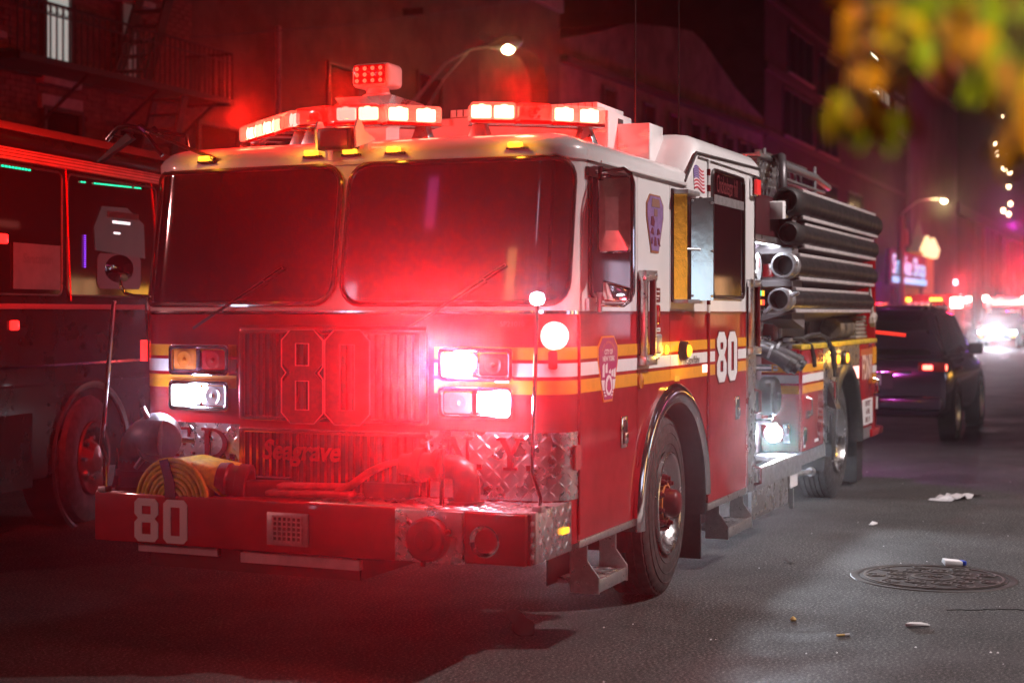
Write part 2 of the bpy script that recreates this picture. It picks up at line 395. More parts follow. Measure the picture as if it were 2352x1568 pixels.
# the big ghost number on the grille: a plate per digit with a pale edge line
for d, a, b in (('8', 1.247, 1.487), ('0', 0.985, 1.237)):
    z0, z1 = 1.075, 1.545
    m = MB(); fl = lambda u, v, o, A=a, B=b: fp(A + B - u, v, 0.034 + o)
    digit(m, d, a, b, z0, z1, fl, 0.0, 0.010, wt=0.34, ch=0.22)
    dp = P('grille_number', m, GHOST)
    m = MB()
    c = (b - a) * 0.22
    if d == '0': m.tube([fl(u, v, 0.012) for u, v in octo(a, b, z0, z1, c)], 0.0035, 5, closed=True)
    else:
        zm = z0 + (z1 - z0) * 0.54; q = c * 0.6
        m.tube([fl(u, v, 0.012) for u, v in [(a+c,z0),(b-c,z0),(b,z0+c),(b,zm-q),(b-q*0.8,zm),(b,zm+q),(b,z1-c),(b-c,z1),(a+c,z1),(a,z1-c),(a,zm+q),(a+q*0.8,zm),(a,zm-q),(a,z0+c)]], 0.0035, 5, closed=True)
    W_ = (b - a) * 0.34
    hol = [(z0 + W_ * 0.85, z1 - W_ * 0.85)] if d == '0' else [(z0 + W_*.85, z0 + .254 - W_*.5), (z0 + .254 + W_*.45, z1 - W_*.85)]
    for h0, h1 in hol: m.tube([fl(u, v, 0.012) for u, v in [(a+W_,h0),(b-W_,h0),(b-W_,h1),(a+W_,h1)]], 0.003, 5, closed=True)
    P('number_edge', m, mat('pink_edge_line', (0.42, 0.09, 0.10), 0.4), dp)
tx = text_mb('Seagrave', 0.135, lambda u, v, o: fp(1.37 - u - 0.25 * (v), 0.935 + v, o), 0.046, sx=0.95, weight=0.004)
P('grille_script', tx, mat('chrome_script', (0.30, 0.03, 0.04), 0.3, metal=0.8), g2)
tx = text_mb('SP21010', 0.036, lambda u, v, o: fp(0.258 - u, 1.575 + v, o), 0.002)
P('unit_number', tx, mat('pink_print', (0.70, 0.05, 0.06), 0.5))
# --- headlamp housings
def headlamp(y0, y1, z0, z1, left, right):
    bz = P('headlight_bezel', MB().ring(ring_pts(y0, y1, z0, z1, 0.025), ring_pts(y0 + 0.022, y1 - 0.022, z0 + 0.022, z1 - 0.022, 0.015), fp, 0.0, 0.032), CHROME, bevel=0.004)
    mid = (y0 + y1) / 2
    P('headlight_divider', MB().patch(fp, mid - 0.012, mid + 0.012, z0 + 0.02, z1 - 0.02, 0.003, 0.028, 0.02, nu=2, nv=2), CHROME, bz)
    for (a, b, mm) in ((mid + 0.012, y1 - 0.022, left), (y0 + 0.022, mid - 0.012, right)):
        hl = P('headlight', MB().patch(fp, a + 0.006, b - 0.006, z0 + 0.028, z1 - 0.028, 0.018, 0.020, 0.02, nu=4, nv=3), mm, bz)
        if mm in (CLEAR, AMBER, REDLENS):
            c0 = fp((a + b) / 2, (z0 + z1) / 2, 0.021)
            P('reflector', MB().lathe(c0, (-1, 0, 0), [(0.006, 0.044), (0.001, 0.030), (0.004, 0.012), (0.010, 0.006)], 14), mm, bz)
headlamp(1.822, 2.208, 1.305, 1.465, AMBER, REDLENS)
headlamp(1.822, 2.208, 1.122, 1.278, E_WHITE, CLEAR)
headlamp(0.246, 0.628, 1.298, 1.462, E_FLASH, REDLENS)
headlamp(0.246, 0.628, 1.118, 1.274, CLEAR, E_WHITE)
# glowing disc added near the belt for a reflected blob, red marker, intersection light on the far corner
P('corner_reflection_disc', MB().lathe(fp(0.055, 1.52, 0.0), (-0.75, -0.66, 0), [(0.0, 0.068), (0.03, 0.066), (0.045, 0.05), (0.05, 0.03), (0.052, 0.001)], 20), E_REDW)
P('red_marker_light', MB().patch(fp, 0.045, 0.085, 1.36, 1.45, 0.012, 0.022, 0.02, nu=4, nv=3), REDLENS)
fw = P('far_corner_light', MB().box(-0.06, -0.01, 2.405, 2.50, 1.365, 1.485), BLACKPAINT, bevel=0.006)
P('light_strip', MB().box(-0.066, -0.06, 2.455, 2.495, 1.37, 1.48), E_RED, fw)
P('red_marker_light', MB().patch(fp, TMIN - 0.01, TMIN + 0.05, 0.875, 0.995, 0.01, 0.022, 0.02, nu=3, nv=3), REDLENS)

# --- tread plates with lettering
for a, b, zb, word in ((1.765, CW - TMIN + 0.005, 0.755, 'F.D.'), (TMIN - 0.008, 0.68, 0.735, 'N.Y.')):
    tp = P('tread_plate', MB().patch(fp, a, b, zb, 1.058, 0.004, 0.004, 0.03, nu=30), TREAD)
    m = lugs(MB(), fp, a + 0.01, b - 0.01, zb + 0.006, 1.05, 0.044, 0.003, 0.004); P('tread_lugs', m, TREAD, tp, smooth=0, stuff=True)
def serif(letter, u0, f):    # slab letters drawn as strokes; u grows to the left on the front
    h = 0.155; s = 0.030; z0 = 0.878; t = 0.014; m = MB(); B = lambda a, b, c, d: m.prism([(u0 - a, z0 + c), (u0 - b, z0 + c), (u0 - b, z0 + d), (u0 - a, z0 + d)], f, 0.0, 0.006)
    if letter == 'F': B(0.02, 0.05, 0, h); B(0.0, 0.072, 0, t); B(0.0, 0.145, h - t, h); B(0.05, 0.115, h*0.48, h*0.48 + t); B(0.128, 0.145, h - 0.05, h - t); B(0.10, 0.115, h*.38, h*.62)
    if letter == 'D':
        B(0.02, 0.05, 0, h); B(0.0, 0.07, 0, t); B(0.0, 0.07, h - t, h)
        out = []; inn = []
        for k in range(13):
            a = -PI/2 + PI * k / 12; out.append((0.06 + 0.105*math.cos(a), h/2 + h/2*math.sin(a))); inn.append((0.06 + 0.075*math.cos(a), h/2 + (h/2 - t)*math.sin(a)))
        for k in range(12):
            m.prism([(u0 - p[0], z0 + p[1]) for p in (out[k], out[k+1], inn[k+1], inn[k])], f, 0.0, 0.006)
    if letter == 'N':
        B(0.02, 0.034, 0, h); B(0.11, 0.124, 0, h); B(0.0, 0.05, 0, t); B(0.0, 0.03, h - t, h); B(0.095, 0.145, h - t, h)
        m.prism([(u0 - p[0], z0 + p[1]) for p in ((0.02, h), (0.05, h), (0.124, 0), (0.094, 0))], f, 0.0, 0.007)
    if letter == 'Y':
        B(0.055, 0.085, 0, h*0.5); B(0.035, 0.105, 0, t); B(0.0, 0.05, h - t, h); B(0.092, 0.14, h - t, h)
        m.prism([(u0 - p[0], z0 + p[1]) for p in ((0.010, h), (0.044, h), (0.085, h*0.48), (0.055, h*0.48))], f, 0.0, 0.007)
        m.prism([(u0 - p[0], z0 + p[1]) for p in ((0.108, h), (0.124, h), (0.085, h*0.48), (0.070, h*0.48))], f, 0.0, 0.0072)
    if letter == '.': B(0, 0.026, 0, 0.026)
    return m
flt = lambda u, v, o: fp(u, v, 0.007 + o)
for l, u in (('F', 2.225), ('.', 2.075), ('D', 2.005), ('.', 1.825), ('N', 0.60), ('.', 0.435), ('Y', 0.335), ('.', 0.185)):
    P('letter', serif(l, u, flt), DARKRED)
# --- badges and small front things
P('roof_marker_bracket', MB().box(-0.16, -0.08, 1.28, 1.30, 2.40, 2.53), WHITE, bevel=0.004)
for y in (2.06, 1.40, 1.175, 0.93, 0.285):
    p = fp(y, 2.44, 0.016)
    mk = P('roof_marker_light', MB().box(p[0] - 0.028, p[0] + 0.01, y - 0.036, y + 0.036, 2.428, 2.456), E_AMBER, bevel=0.008)
    P('marker_base', MB().box(p[0] - 0.018, p[0] + 0.012, y - 0.060, y + 0.045, 2.420, 2.430), BLACKPAINT, mk)
# --- side windows
def side_window(x0, x1, z0, z1, rc, fr_m, r=0.010):
    wn = P('side_window', MB().patch(SIDE, x0, x1, z0, z1, rc, 0.006, 0.02, nu=6), GLASS)
    pts = [(u, -0.008, v) for u, v in sub_loop(rrect(x0, x1, z0, z1, rc, 5), 0.2)]
    P('window_frame', MB().tube(pts, r, 8, closed=True), fr_m, wn); return wn
side_window(0.165, 0.835, 1.715, 2.345, 0.05, BLACKPAINT, 0.013)
side_window(2.055, 2.245, 1.715, 2.32, 0.06, CHROME, 0.016)
rw = side_window(2.395, 3.175, 1.73, 2.525, 0.05, BLACKPAINT, 0.012)
P('window_bar', MB().box(2.405, 3.165, -0.012, -0.004, 2.315, 2.372), STEEL, rw)
tx = text_mb('Chickadegar hill', 0.13, lambda u, v, o: (2.76 + u, -o, 2.44 + v * 1.25), 0.0075, sx=0.62)
P('window_lettering', tx, mat('faded_window_print', (0.13, 0.012, 0.018), 0.5), rw)
# folding louvre panels over the jump-seat window
lv = P('window_deflector', MB().box(1.535, 2.02, -0.012, 0.0, 1.69, 2.345), BLACKPAINT, bevel=0.006)
GOLD_REFL = mat('gold_reflection_panel', (0.80, 0.50, 0.12), 0.22, metal=1.0, bump=0.25, bscale=9)  # polished aluminium plate; the gold reflection is put into its colour
P('deflector_panel', MB().hexa([(1.55, -0.016, 1.70), (1.668, -0.060, 1.70), (1.670, -0.055, 1.70), (1.552, -0.011, 1.70), (1.55, -0.016, 2.33), (1.668, -0.060, 2.33), (1.670, -0.055, 2.33), (1.552, -0.011, 2.33)]), GOLD_REFL, lv)
P('deflector_panel', MB().hexa([(1.785, -0.050, 1.70), (2.055, -0.108, 1.705), (2.057, -0.102, 1.705), (1.787, -0.044, 1.70), (1.785, -0.050, 2.30), (2.055, -0.108, 2.325), (2.057, -0.102, 2.325), (1.787, -0.044, 2.30)]), MIRROR, lv)
for z in (1.695, 2.325): P('deflector_bracket', MB().box(1.55, 1.80, -0.10, -0.012, z - 0.012, z + 0.012), STEEL, lv, bevel=0.003)
P('deflector_bracket', MB().cyl((1.68, -0.05, 2.0), (1.79, -0.1, 2.0), 0.008, n=8), STEEL, lv)
for x, y in ((1.80, -0.052), (2.04, -0.106)):
    for z in (1.73, 2.0, 2.29): P('screw', MB().lathe((x, y, z), (0, -1, 0), [(-.002, .009), (.006, .007), (.008, .001)], 8), STEEL, lv)
# --- mirror on the near door
mr = P('mirror_frame', MB().tube([(0.20, -0.005, 2.325), (0.2, -0.06, 2.322), (0.2, -0.17, 2.335), (0.2, -0.205, 2.31), (0.2, -0.214, 2.26), (0.2, -0.214, 1.75), (0.2, -0.205, 1.69), (0.2, -0.17, 1.666), (0.2, -0.06, 1.67), (0.2, -0.005, 1.672)], 0.0105, 10), CHROME)
P('mirror_bracket', MB().box(0.12, 0.28, -0.02, 0.0, 2.30, 2.345).cyl((0.2, -0.05, 2.28), (0.2, -0.05, 2.35), 0.014, n=8), BLACKPAINT, mr)
P('mirror_bracket', MB().box(0.12, 0.28, -0.02, 0.0, 1.64, 1.70).cyl((0.2, -0.045, 1.63), (0.2, -0.045, 1.73), 0.014, n=8), STEEL, mr)
m = MB()   # faceted chrome back of the big mirror: frustum facing forwards
o_ = rrect(-0.205, -0.038, 1.93, 2.295, 0.022, 3); i_ = rrect(-0.158, -0.090, 2.03, 2.195, 0.004, 3)
fm = lambda y, z, o: (0.235 - o, y, z)
nn = len(o_)
m.add([fm(*p, 0.0) for p in o_] + [fm(*p, 0.028) for p in o_] + [fm(*p, 0.078) for p in i_], [(i, (i+1) % nn, nn + (i+1) % nn, nn + i) for i in range(nn)] + [(nn + i, nn + (i+1) % nn, 2*nn + (i+1) % nn, 2*nn + i) for i in range(nn)] + [tuple(range(2*nn, 3*nn)), tuple(reversed(range(nn)))])
P('mirror', m, mat('mirror_shell_warm_reflection', (0.50, 0.36, 0.31), 0.34, metal=0.45, var=.25, bump=0.06, bscale=14), mr, smooth=20)  # warm reflections are tinted into the shell colour
P('mirror_rim', MB().tube([fm(*p, 0.026) for p in o_], 0.007, 6, closed=True), CHROME, mr)
m = MB(); o_ = [(-0.056, 1.79), (-0.058, 1.69), (-0.075, 1.682), (-0.19, 1.68), (-0.208, 1.70), (-0.204, 1.752)]
m.prism(o_, fm, -0.01, 0.045); P('convex_mirror', m, CHROME, mr, bevel=0.02, segs=3)
# --- grab rails
def grab(x0, x1, z0, z1):
    g = P('grab_rail', MB().box(x0 + 0.03, x1 - 0.03, -0.006, 0.0, z0 + 0.05, z1 - 0.05), DARKRED)
    for za, zb in ((z0, z0 + 0.055), (z1 - 0.055, z1)):
        P('rail_bracket', MB().box(x0, x1, -0.05, 0.0, za, zb), ALU, g, bevel=0.006)
        for x in (x0 + 0.02, x1 - 0.02): P('screw', MB().lathe((x, -0.05, (za+zb)/2), (0, -1, 0), [(0, .009), (.005, .006), (.006, .001)], 8), STEEL, g)
    for x in (x0 + 0.02, x1 - 0.02): P('rail_bar', MB().box(x - 0.018, x + 0.018, -0.045, -0.012, z0 + 0.05, z1 - 0.05), ALU, g, bevel=0.007)
    P('rail_bar', MB().cyl((x1 - 0.065, -0.04, z0 + 0.05), (x1 - 0.065, -0.04, z1 - 0.05), 0.017, n=12), DARKRED, g)
grab(0.935, 1.135, 1.345, 1.86); grab(3.275, 3.50, 1.345, 1.858)
# --- decals on the doors
hexs = lambda x0, x1, zb, zt, cx: [(cx - (x1-x0)*.22, zb), (cx + (x1-x0)*.22, zb), (x1, zb + (zt-zb)*.62), (x1, zb + (zt-zb)*.84), (cx + (x1-x0)*.30, zt), (cx - (x1-x0)*.30, zt), (x0, zb + (zt-zb)*.84), (x0, zb + (zt-zb)*.62)]
DP = lambda name, poly, mm, par, o=0.004: P(name, MB().prism(poly, SIDE, 0.0, o), mm, par)
OR = mat('orange_badge_edge', (0.72, 0.20, 0.02), 0.45); MAG = mat('purple_badge_field', (0.36, 0.012, 0.13), 0.45, var=0.15); WP = mat('white_badge_print', (0.75, 0.70, 0.72), 0.5)
bd = DP('door_badge', hexs(0.29, 0.597, 1.178, 1.512, 0.443), OR, fd)
ff = lambda u, v, o: (u, -o, v)
DP('badge_field', hexs(0.305, 0.582, 1.190, 1.503, 0.443), MAG, bd, 0.006)
for s_, z, sz in (('CITY OF', 1.430, 0.036), ('NEW YORK', 1.396, 0.036)): P('badge_lettering', text_mb(s_, sz, lambda u, v, o, Z=z: (0.443 + u, -o, Z + v), 0.0075, sx=0.95, weight=0.0008), WP, bd)
m = MB()
for k, ch in enumerate('FIRE DEPARTMENT'):
    if ch == ' ': continue
    a = math.radians(150 - 120 * k / 14); cx, cz = 0.443 + 0.105 * math.cos(a), 1.405 + 0.075 * math.sin(a); r_ = a - PI/2
    t_ = text_mb(ch, 0.020, lambda u, v, o, X=cx, Z=cz, R=r_: (X + u*math.cos(R) - v*math.sin(R), -o, Z + u*math.sin(R) + v*math.cos(R)), 0.0075); m.add(t_.v, t_.f)
P('badge_lettering', m, OR, bd)
for x, zb, zt in ((0.367, 1.305, 1.375), (0.412, 1.325, 1.375), (0.462, 1.32, 1.345), (0.500, 1.305, 1.343), (0.535, 1.30, 1.348)):
    DP('badge_tower', [(x - 0.014, zb), (x + 0.014, zb), (x + 0.014, zt), (x - 0.014, zt - 0.012)], WP, bd, 0.0075)
for k in range(5):
    z = 1.206 + k * 0.016; hw = 0.060 + 0.010 * k
    DP('badge_bar', [(0.443 - hw, z), (0.443 + hw, z), (0.443 + hw, z + 0.010), (0.443 - hw, z + 0.010)], WP, bd, 0.0072)
DP('badge_bar', [(0.335, 1.29), (0.55, 1.29), (0.53, 1.24), (0.355, 1.24)], WP, bd, 0.0070)
DP('badge_ring', [(0.443 + 0.062*math.cos(a*PI/10), 1.262 + 0.062*math.sin(a*PI/10)) for a in range(20)], MAG, bd, 0.008)
DP('badge_ring', [(0.443 + 0.052*math.cos(a*PI/10), 1.262 + 0.052*math.sin(a*PI/10)) for a in range(20)], WP, bd, 0.009)
DP('badge_flame', [(0.443, 1.222), (0.475, 1.245), (0.468, 1.275), (0.446, 1.30), (0.420, 1.28), (0.413, 1.245)], MAG, bd, 0.010)
PUR = mat('lilac_emblem_field', (0.20, 0.13, 0.30), 0.4, var=0.3, vscale=18)
em = DP('door_emblem', hexs(1.075, 1.385, 1.962, 2.284, 1.228), mat('brown_emblem_edge', (0.26, 0.10, 0.05), 0.5), truck)
DP('emblem_field', hexs(1.090, 1.37, 1.974, 2.274, 1.228), PUR, em, 0.006)
DP('emblem_panel', [(1.16, 2.215), (1.31, 2.215), (1.30, 2.262), (1.17, 2.262)], mat('brown_emblem_panel', (0.20, 0.11, 0.08), 0.5), em, 0.0075)
DP('emblem_panel', [(1.205, 2.165), (1.265, 2.165), (1.265, 2.205), (1.205, 2.205)], mat('brown_emblem_patch', (0.2, 0.1, 0.09), 0.5), em, 0.0075)
EMR = mat('dark_emblem_figures', (0.10, 0.01, 0.03), 0.5)
for pl in ([(1.145, 2.115), (1.20, 2.105), (1.215, 2.135), (1.19, 2.165), (1.15, 2.16)], [(1.14, 2.07), (1.20, 2.06), (1.185, 2.1), (1.165, 2.1)], [(1.255, 2.06), (1.32, 2.07), (1.285, 2.10), (1.265, 2.095)], [(1.205, 2.0), (1.25, 2.0), (1.24, 2.05), (1.215, 2.05)], [(1.15, 2.01), (1.18, 2.01), (1.175, 2.045), (1.16, 2.045)], [(1.28, 2.01), (1.32, 2.0), (1.29, 2.045), (1.27, 2.045)]):
    DP('emblem_figure', pl, EMR, em, 0.008)
# flag decal: canton and wavy stripes
FR = mat('flag_red', (0.45, 0.01, 0.03), 0.5); FB = mat('flag_blue', (0.06, 0.02, 0.22), 0.5)
fq = lambda u, v: (1.985 + 0.225 * u + 0.028 * (1 - v), 2.375 + 0.135 * v + 0.012 * math.sin(u * 5.5) - 0.0 * u)
fgd = P('flag_decal', MB().prism([fq(i/8, 0) for i in range(9)] + [fq(i/8, 1) for i in range(8, -1, -1)], SIDE, 0.0, 0.003), WP)
for k in range(7):
    v0 = k * 2 / 13; v1 = v0 + 1/13; u0 = 0.5 if v0 > 0.45 else 0.0
    P('flag_stripe', MB().prism([fq(u0 + (1-u0)*i/8, v0) for i in range(9)] + [fq(u0 + (1-u0)*i/8, v1) for i in range(8, -1, -1)], SIDE, 0.003, 0.0045), FR, fgd)
P('flag_canton', MB().prism([fq(.5*i/6, 0.46) for i in range(7)] + [fq(.5*i/6, 1) for i in range(6, -1, -1)], SIDE, 0.003, 0.0055), FB, fgd)
m = MB()
for i in range(6):
    for j in range(5):
        c0 = fq(0.05 + 0.08*i, 0.51 + 0.1*j); m.prism([(c0[0]-.004, c0[1]), (c0[0], c0[1]-.004), (c0[0]+.004, c0[1]), (c0[0], c0[1]+.004)], SIDE, 0.0055, 0.0065)
P('flag_stars', m, WP, fgd, stuff=True)
# door number 80 with a dark outline
for d, a, b in (('8', 2.515, 2.742), ('0', 2.782, 3.007)):
    m = MB(); digit(m, d, a, b, 1.187, 1.507, SIDE, 0.0, 0.006, wt=0.34, ch=0.24); dn = P('door_number', m, STRIPE_W, rd)
    m = MB(); digit(m, d, a - 0.014, b + 0.014, 1.175, 1.519, SIDE, 0.0, 0.0035, wt=0.40, ch=0.24); P('number_outline', m, DARKRED, rd)
P('web_address', text_mb('nyc.gov/fdny', 0.088, lambda u, v, o: (1.945 + u, -o, 1.346 + v * 0.72), 0.004, sx=0.80, weight=0.001), BLACKPAINT)
# plates, latches and side lamps
pl = P('data_plate', MB().box(1.19, 1.322, -0.006, 0, 1.69, 1.768), DARKRED, bevel=0.003)
P('plate_print', MB().box(1.21, 1.302, -0.0075, -0.006, 1.745, 1.752).box(1.21, 1.302, -0.0075, -0.006, 1.72, 1.726).box(1.21, 1.28, -0.0075, -0.006, 1.705, 1.710), WP, pl)
P('door_lock', MB().box(1.205, 1.28, -0.022, 0, 1.565, 1.675), REDLENS, bevel=0.02, segs=3)
P('door_lock', MB().box(1.205, 1.31, -0.022, 0, 1.40, 1.512), STEEL, bevel=0.02, segs=3)
for z in (1.535, 1.375):
    lb = P('label_plate', MB().box(1.19, 1.325, -0.004, 0, z - 0.011, z + 0.011), STRIPE_W)
    P('plate_print', MB().box(1.205, 1.25, -0.005, -0.004, z - 0.003, z + 0.003).box(1.265, 1.31, -0.005, -0.004, z - 0.003, z + 0.003), BLACKPAINT, lb)
def amber(x, z, r, hood=True):
    b_ = P('turn_signal', MB().lathe((x, 0, z), (0, -1, 0), [(0, r*1.5), (0.03, r*1.45), (0.05, r*1.1)], 20), BLACKPAINT)
    if hood: P('signal_hood', MB().hexa([(x, -.005, z - r*1.4), (x + 0.13, -.002, z - r*.2), (x + .13, -.001, z - r*.2), (x, -.001, z - r*1.4), (x, -.045, z + r*1.4), (x + .13, -.012, z + r*.2), (x + .13, -.001, z + r*.2), (x, -.001, z + r*1.4)]), BLACKPAINT, b_, bevel=0.003)
    P('signal_bulb', MB().lathe((x, -0.045, z), (0, -1, 0), [(0, r), (0.012, r*.9), (0.02, r*.5), (0.022, 0.001)], 16), E_AMBER, b_)
    lamp('signal_light', 'POINT', (x - 0.03, -0.13, z), (1, 0.5, 0.06), 2.2, 0.03)
amber(1.735, 1.408, 0.038); P('side_marker_light', MB().lathe((1.44, 0, 1.42), (0, -1, 0), [(0, .028), (.014, .025), (.02, .001)], 14), E_AMBER)
P('side_reflector', MB().box(2.185, 2.29, -0.006, 0, 1.262, 1.312), E_REDW, bevel=0.004)  # no lamp; its glow stands in for light thrown back
P('side_reflector', MB().lathe((0.965, 0, 1.262), (0, -1, 0), [(0, .045), (.012, .042), (.016, .001)], 14), AMBER)
P('label_plate', MB().box(1.60, 1.70, -0.004, 0, 1.232, 1.262), YELLOW_EDGE)
def latch(x0, x1, z0, z1, par):
    lt = P('door_latch', MB().box(x0, x1, -0.010, 0, z0, z1), CHROME, par, bevel=0.008)
    P('latch_pocket', MB().box(x0 + 0.022, x1 - 0.022, -0.0115, -0.0095, z0 + 0.02, z1 - 0.02), BLACKPAINT, par)
    P('latch_paddle', MB().box(x0 + 0.025, x1 - 0.025, -0.022, -0.012, z0 + 0.022, (z0+z1)/2), CHROME, par, bevel=0.004)
latch(0.645, 0.745, 0.925, 1.09, fd); latch(2.965, 3.07, 0.925, 1.08, rd)
P('cab_marker_light', MB().box(3.36, 3.50, -0.035, 0.0, 2.425, 2.555), CHROME, bevel=0.01)
P('cab_marker_light', MB().box(3.375, 3.485, -0.052, -0.035, 2.437, 2.543), glow('dim_red_marker', (1, .05, .05), 0.5, (0.4, 0.01, 0.01)), bevel=0.014)
# tread strip at the back edge of the cab
ts = P('tread_strip', MB().box(3.272, 3.50, -0.012, 0.0, 0.41, 1.338), TREAD)
P('tread_lugs', lugs(MB(), SIDE, 3.28, 3.495, 0.42, 1.33, 0.052, 0.004, 0.012), TREAD, ts, smooth=0, stuff=True)
P('red_grab_handle', MB().tube([(3.455, -0.012, 1.10), (3.455, -0.05, 1.09), (3.455, -0.05, 0.95), (3.455, -0.012, 0.94)], 0.011, 8), DARKRED)
P('red_grab_handle', MB().tube([(3.455, -0.012, 0.57), (3.455, -0.05, 0.56), (3.455, -0.05, 0.46), (3.455, -0.012, 0.45)], 0.013, 8), DARKRED)

# --- wheel arch trim, wheels, flaps, steps
def arc_strip(cx, cz, r0, r1, y0, y1, a0, a1, leg0=None, leg1=None, n=32):
    pr = [(r0, y1), (r0, y0), (r0 + (r1-r0)*.15, y0 - .018), (r0 + (r1-r0)*.5, y0 - .026), (r1 - (r1-r0)*.15, y0 - .014), (r1, y0), (r1, y1)]
    rows = []
    if leg0 is not None: rows.append([(cx + r*math.cos(math.radians(a0)), y, leg0) for r, y in pr])
    for k in range(n + 1):
        a = math.radians(a0 + (a1-a0)*k/n); rows.append([(cx + r*math.cos(a), y, cz + r*math.sin(a)) for r, y in pr])
    if leg1 is not None: rows.append([(cx + r*math.cos(math.radians(a1)), y, leg1) for r, y in pr])
    K = len(pr); fs = [(i*K+j, i*K+(j+1) % K, (i+1)*K+(j+1) % K, (i+1)*K+j) for i in range(len(rows)-1) for j in range(K)]
    fs += [tuple(range(K)), tuple(reversed(range((len(rows)-1)*K, len(rows)*K)))]
    m = MB(); m.add([p for r in rows for p in r], fs); return m
P('chrome_fender', arc_strip(1.57, 0.52, 0.60, 0.705, -0.02, 0.06, 180, 0, leg0=0.46, leg1=0.60), CHROME, smooth=40)
P('fender_lip', arc_strip(1.57, 0.52, 0.585, 0.603, -0.005, 0.30, 180, 0, leg0=0.46, leg1=0.40), BLACK, smooth=40)
P('wheel_well', arc_strip(1.57, 0.52, 0.69, 0.70, 0.06, 0.62, 180, 0, leg0=0.35, leg1=0.35), DARK, smooth=40)
def wheel(mw, front=True):
    R = 0.53; wd = 0.30
    # axis along +y (inwards); outer face at y=0
    prof = [(0.022, 0.295), (0.004, 0.33), (0.0, 0.37), (0.002, 0.43), (0.010, 0.478), (0.022, 0.502), (0.030, 0.515), (0.036, 0.5155), (0.038, 0.528)]
    for g in (0.085, 0.13, 0.17, 0.215): prof += [(g - 0.006, R), (g - 0.004, R - 0.012), (g + 0.004, R - 0.012), (g + 0.006, R)]
    prof += [(0.262, 0.528), (0.264, 0.515), (0.275, 0.50), (0.297, 0.43), (0.30, 0.36), (0.285, 0.30)]
    N = 132
    def rf(i, j):
        if (6 <= i <= 8 or 26 <= i <= 27) and j % 3 == 0: return 0.982
        return 1.0
    ty = obj('wheel', MB().lathe((0, 0, 0), (0, 1, 0), prof, N, radf=rf), TYRE, truck, smooth=28, mw=mw)
    for rr in (0.345, 0.405, 0.458): obj('sidewall_rib', MB().tube([(rr*math.cos(a*PI/32), 0.001 + (0.004 if rr > .45 else 0), rr*math.sin(a*PI/32)) for a in range(64)], 0.0028, 5, closed=True), TYRE, ty, mw=mw)
    if front:
        rp = [(0.012, 0.297), (-0.008, 0.297), (-0.012, 0.288), (-0.004, 0.275), (0.03, 0.262), (0.055, 0.235), (0.055, 0.20), (0.040, 0.165), (0.035, 0.10), (0.035, 0.001)]
        nz = 0.038; nr = 0.142
    else:
        rp = [(0.012, 0.297), (-0.006, 0.297), (-0.010, 0.288), (0.005, 0.276), (0.09, 0.262), (0.13, 0.25), (0.135, 0.20), (0.125, 0.15), (0.13, 0.10), (0.13, 0.001)]
        nz = 0.125; nr = 0.165
    obj('rim', MB().lathe((0, 0, 0), (0, 1, 0), rp, 56), mat('polished_wheel_rim', (0.78, 0.78, 0.80), 0.2, metal=1.0, rvar=0.1, vscale=30), ty, mw=mw, smooth=35)
    if front:
        obj('hub_ring', MB().lathe((0, 0, 0), (0, 1, 0), [(0.034, 0.122), (0.012, 0.118), (0.010, 0.10), (0.030, 0.098)], 32), mat('orange_hub_ring', (0.55, 0.16, 0.04), 0.5), ty, mw=mw)
        obj('hub_cap', MB().lathe((0, 0, 0), (0, 1, 0), [(0.035, 0.088), (0.0, 0.085), (-0.045, 0.078), (-0.065, 0.06), (-0.072, 0.03), (-0.073, 0.001)], 24), DARKRED, ty, mw=mw, smooth=40)
    else:
        obj('hub_cap', MB().lathe((0, 0, 0), (0, 1, 0), [(0.13, 0.10), (0.05, 0.095), (0.02, 0.085), (0.015, 0.05), (0.015, 0.001)], 24), CHROME, ty, mw=mw, smooth=40)
    nut = None
    for k in range(10):
        a = 2*PI*k/10 + 0.2; x, z = nr*math.cos(a), nr*math.sin(a)
        if nut is None:
            nut = obj('lug_nut', MB().lathe((0, 0, 0), (0, 1, 0), [(0.0, 0.024), (-0.012, 0.022), (-0.030, 0.019), (-0.034, 0.013), (-0.046, 0.012), (-0.048, 0.001)], 8), DARKRED if front else CHROME, ty, mw=mw @ T(x, nz, z))
        else: inst(nut, ty, mw @ T(x, nz, z))
    return ty
wheel(T(1.61, 0.035, 0.53) @ Matrix.Rotation(math.radians(4.0), 4, 'Z'))
wheel(T(1.61, 2.40, 0.53) @ Matrix.Rotation(math.radians(184.0), 4, 'Z'))
wheel(T(6.665, 0.035, 0.53), False); wheel(T(6.665, 2.40, 0.53) @ Matrix.Rotation(PI, 4, 'Z'), False)
P('mud_flap', MB().box(2.255, 2.285, 0.03, 0.52, 0.11, 0.62), BLACK, bevel=0.006)
P('mud_flap', MB().box(7.62, 7.65, 0.05, 0.75, 0.04, 0.62), BLACK, bevel=0.006)
P('flap_panel', MB().box(7.66, 8.20, 0.10, 0.13, 0.02, 0.48), BLACK, bevel=0.006)
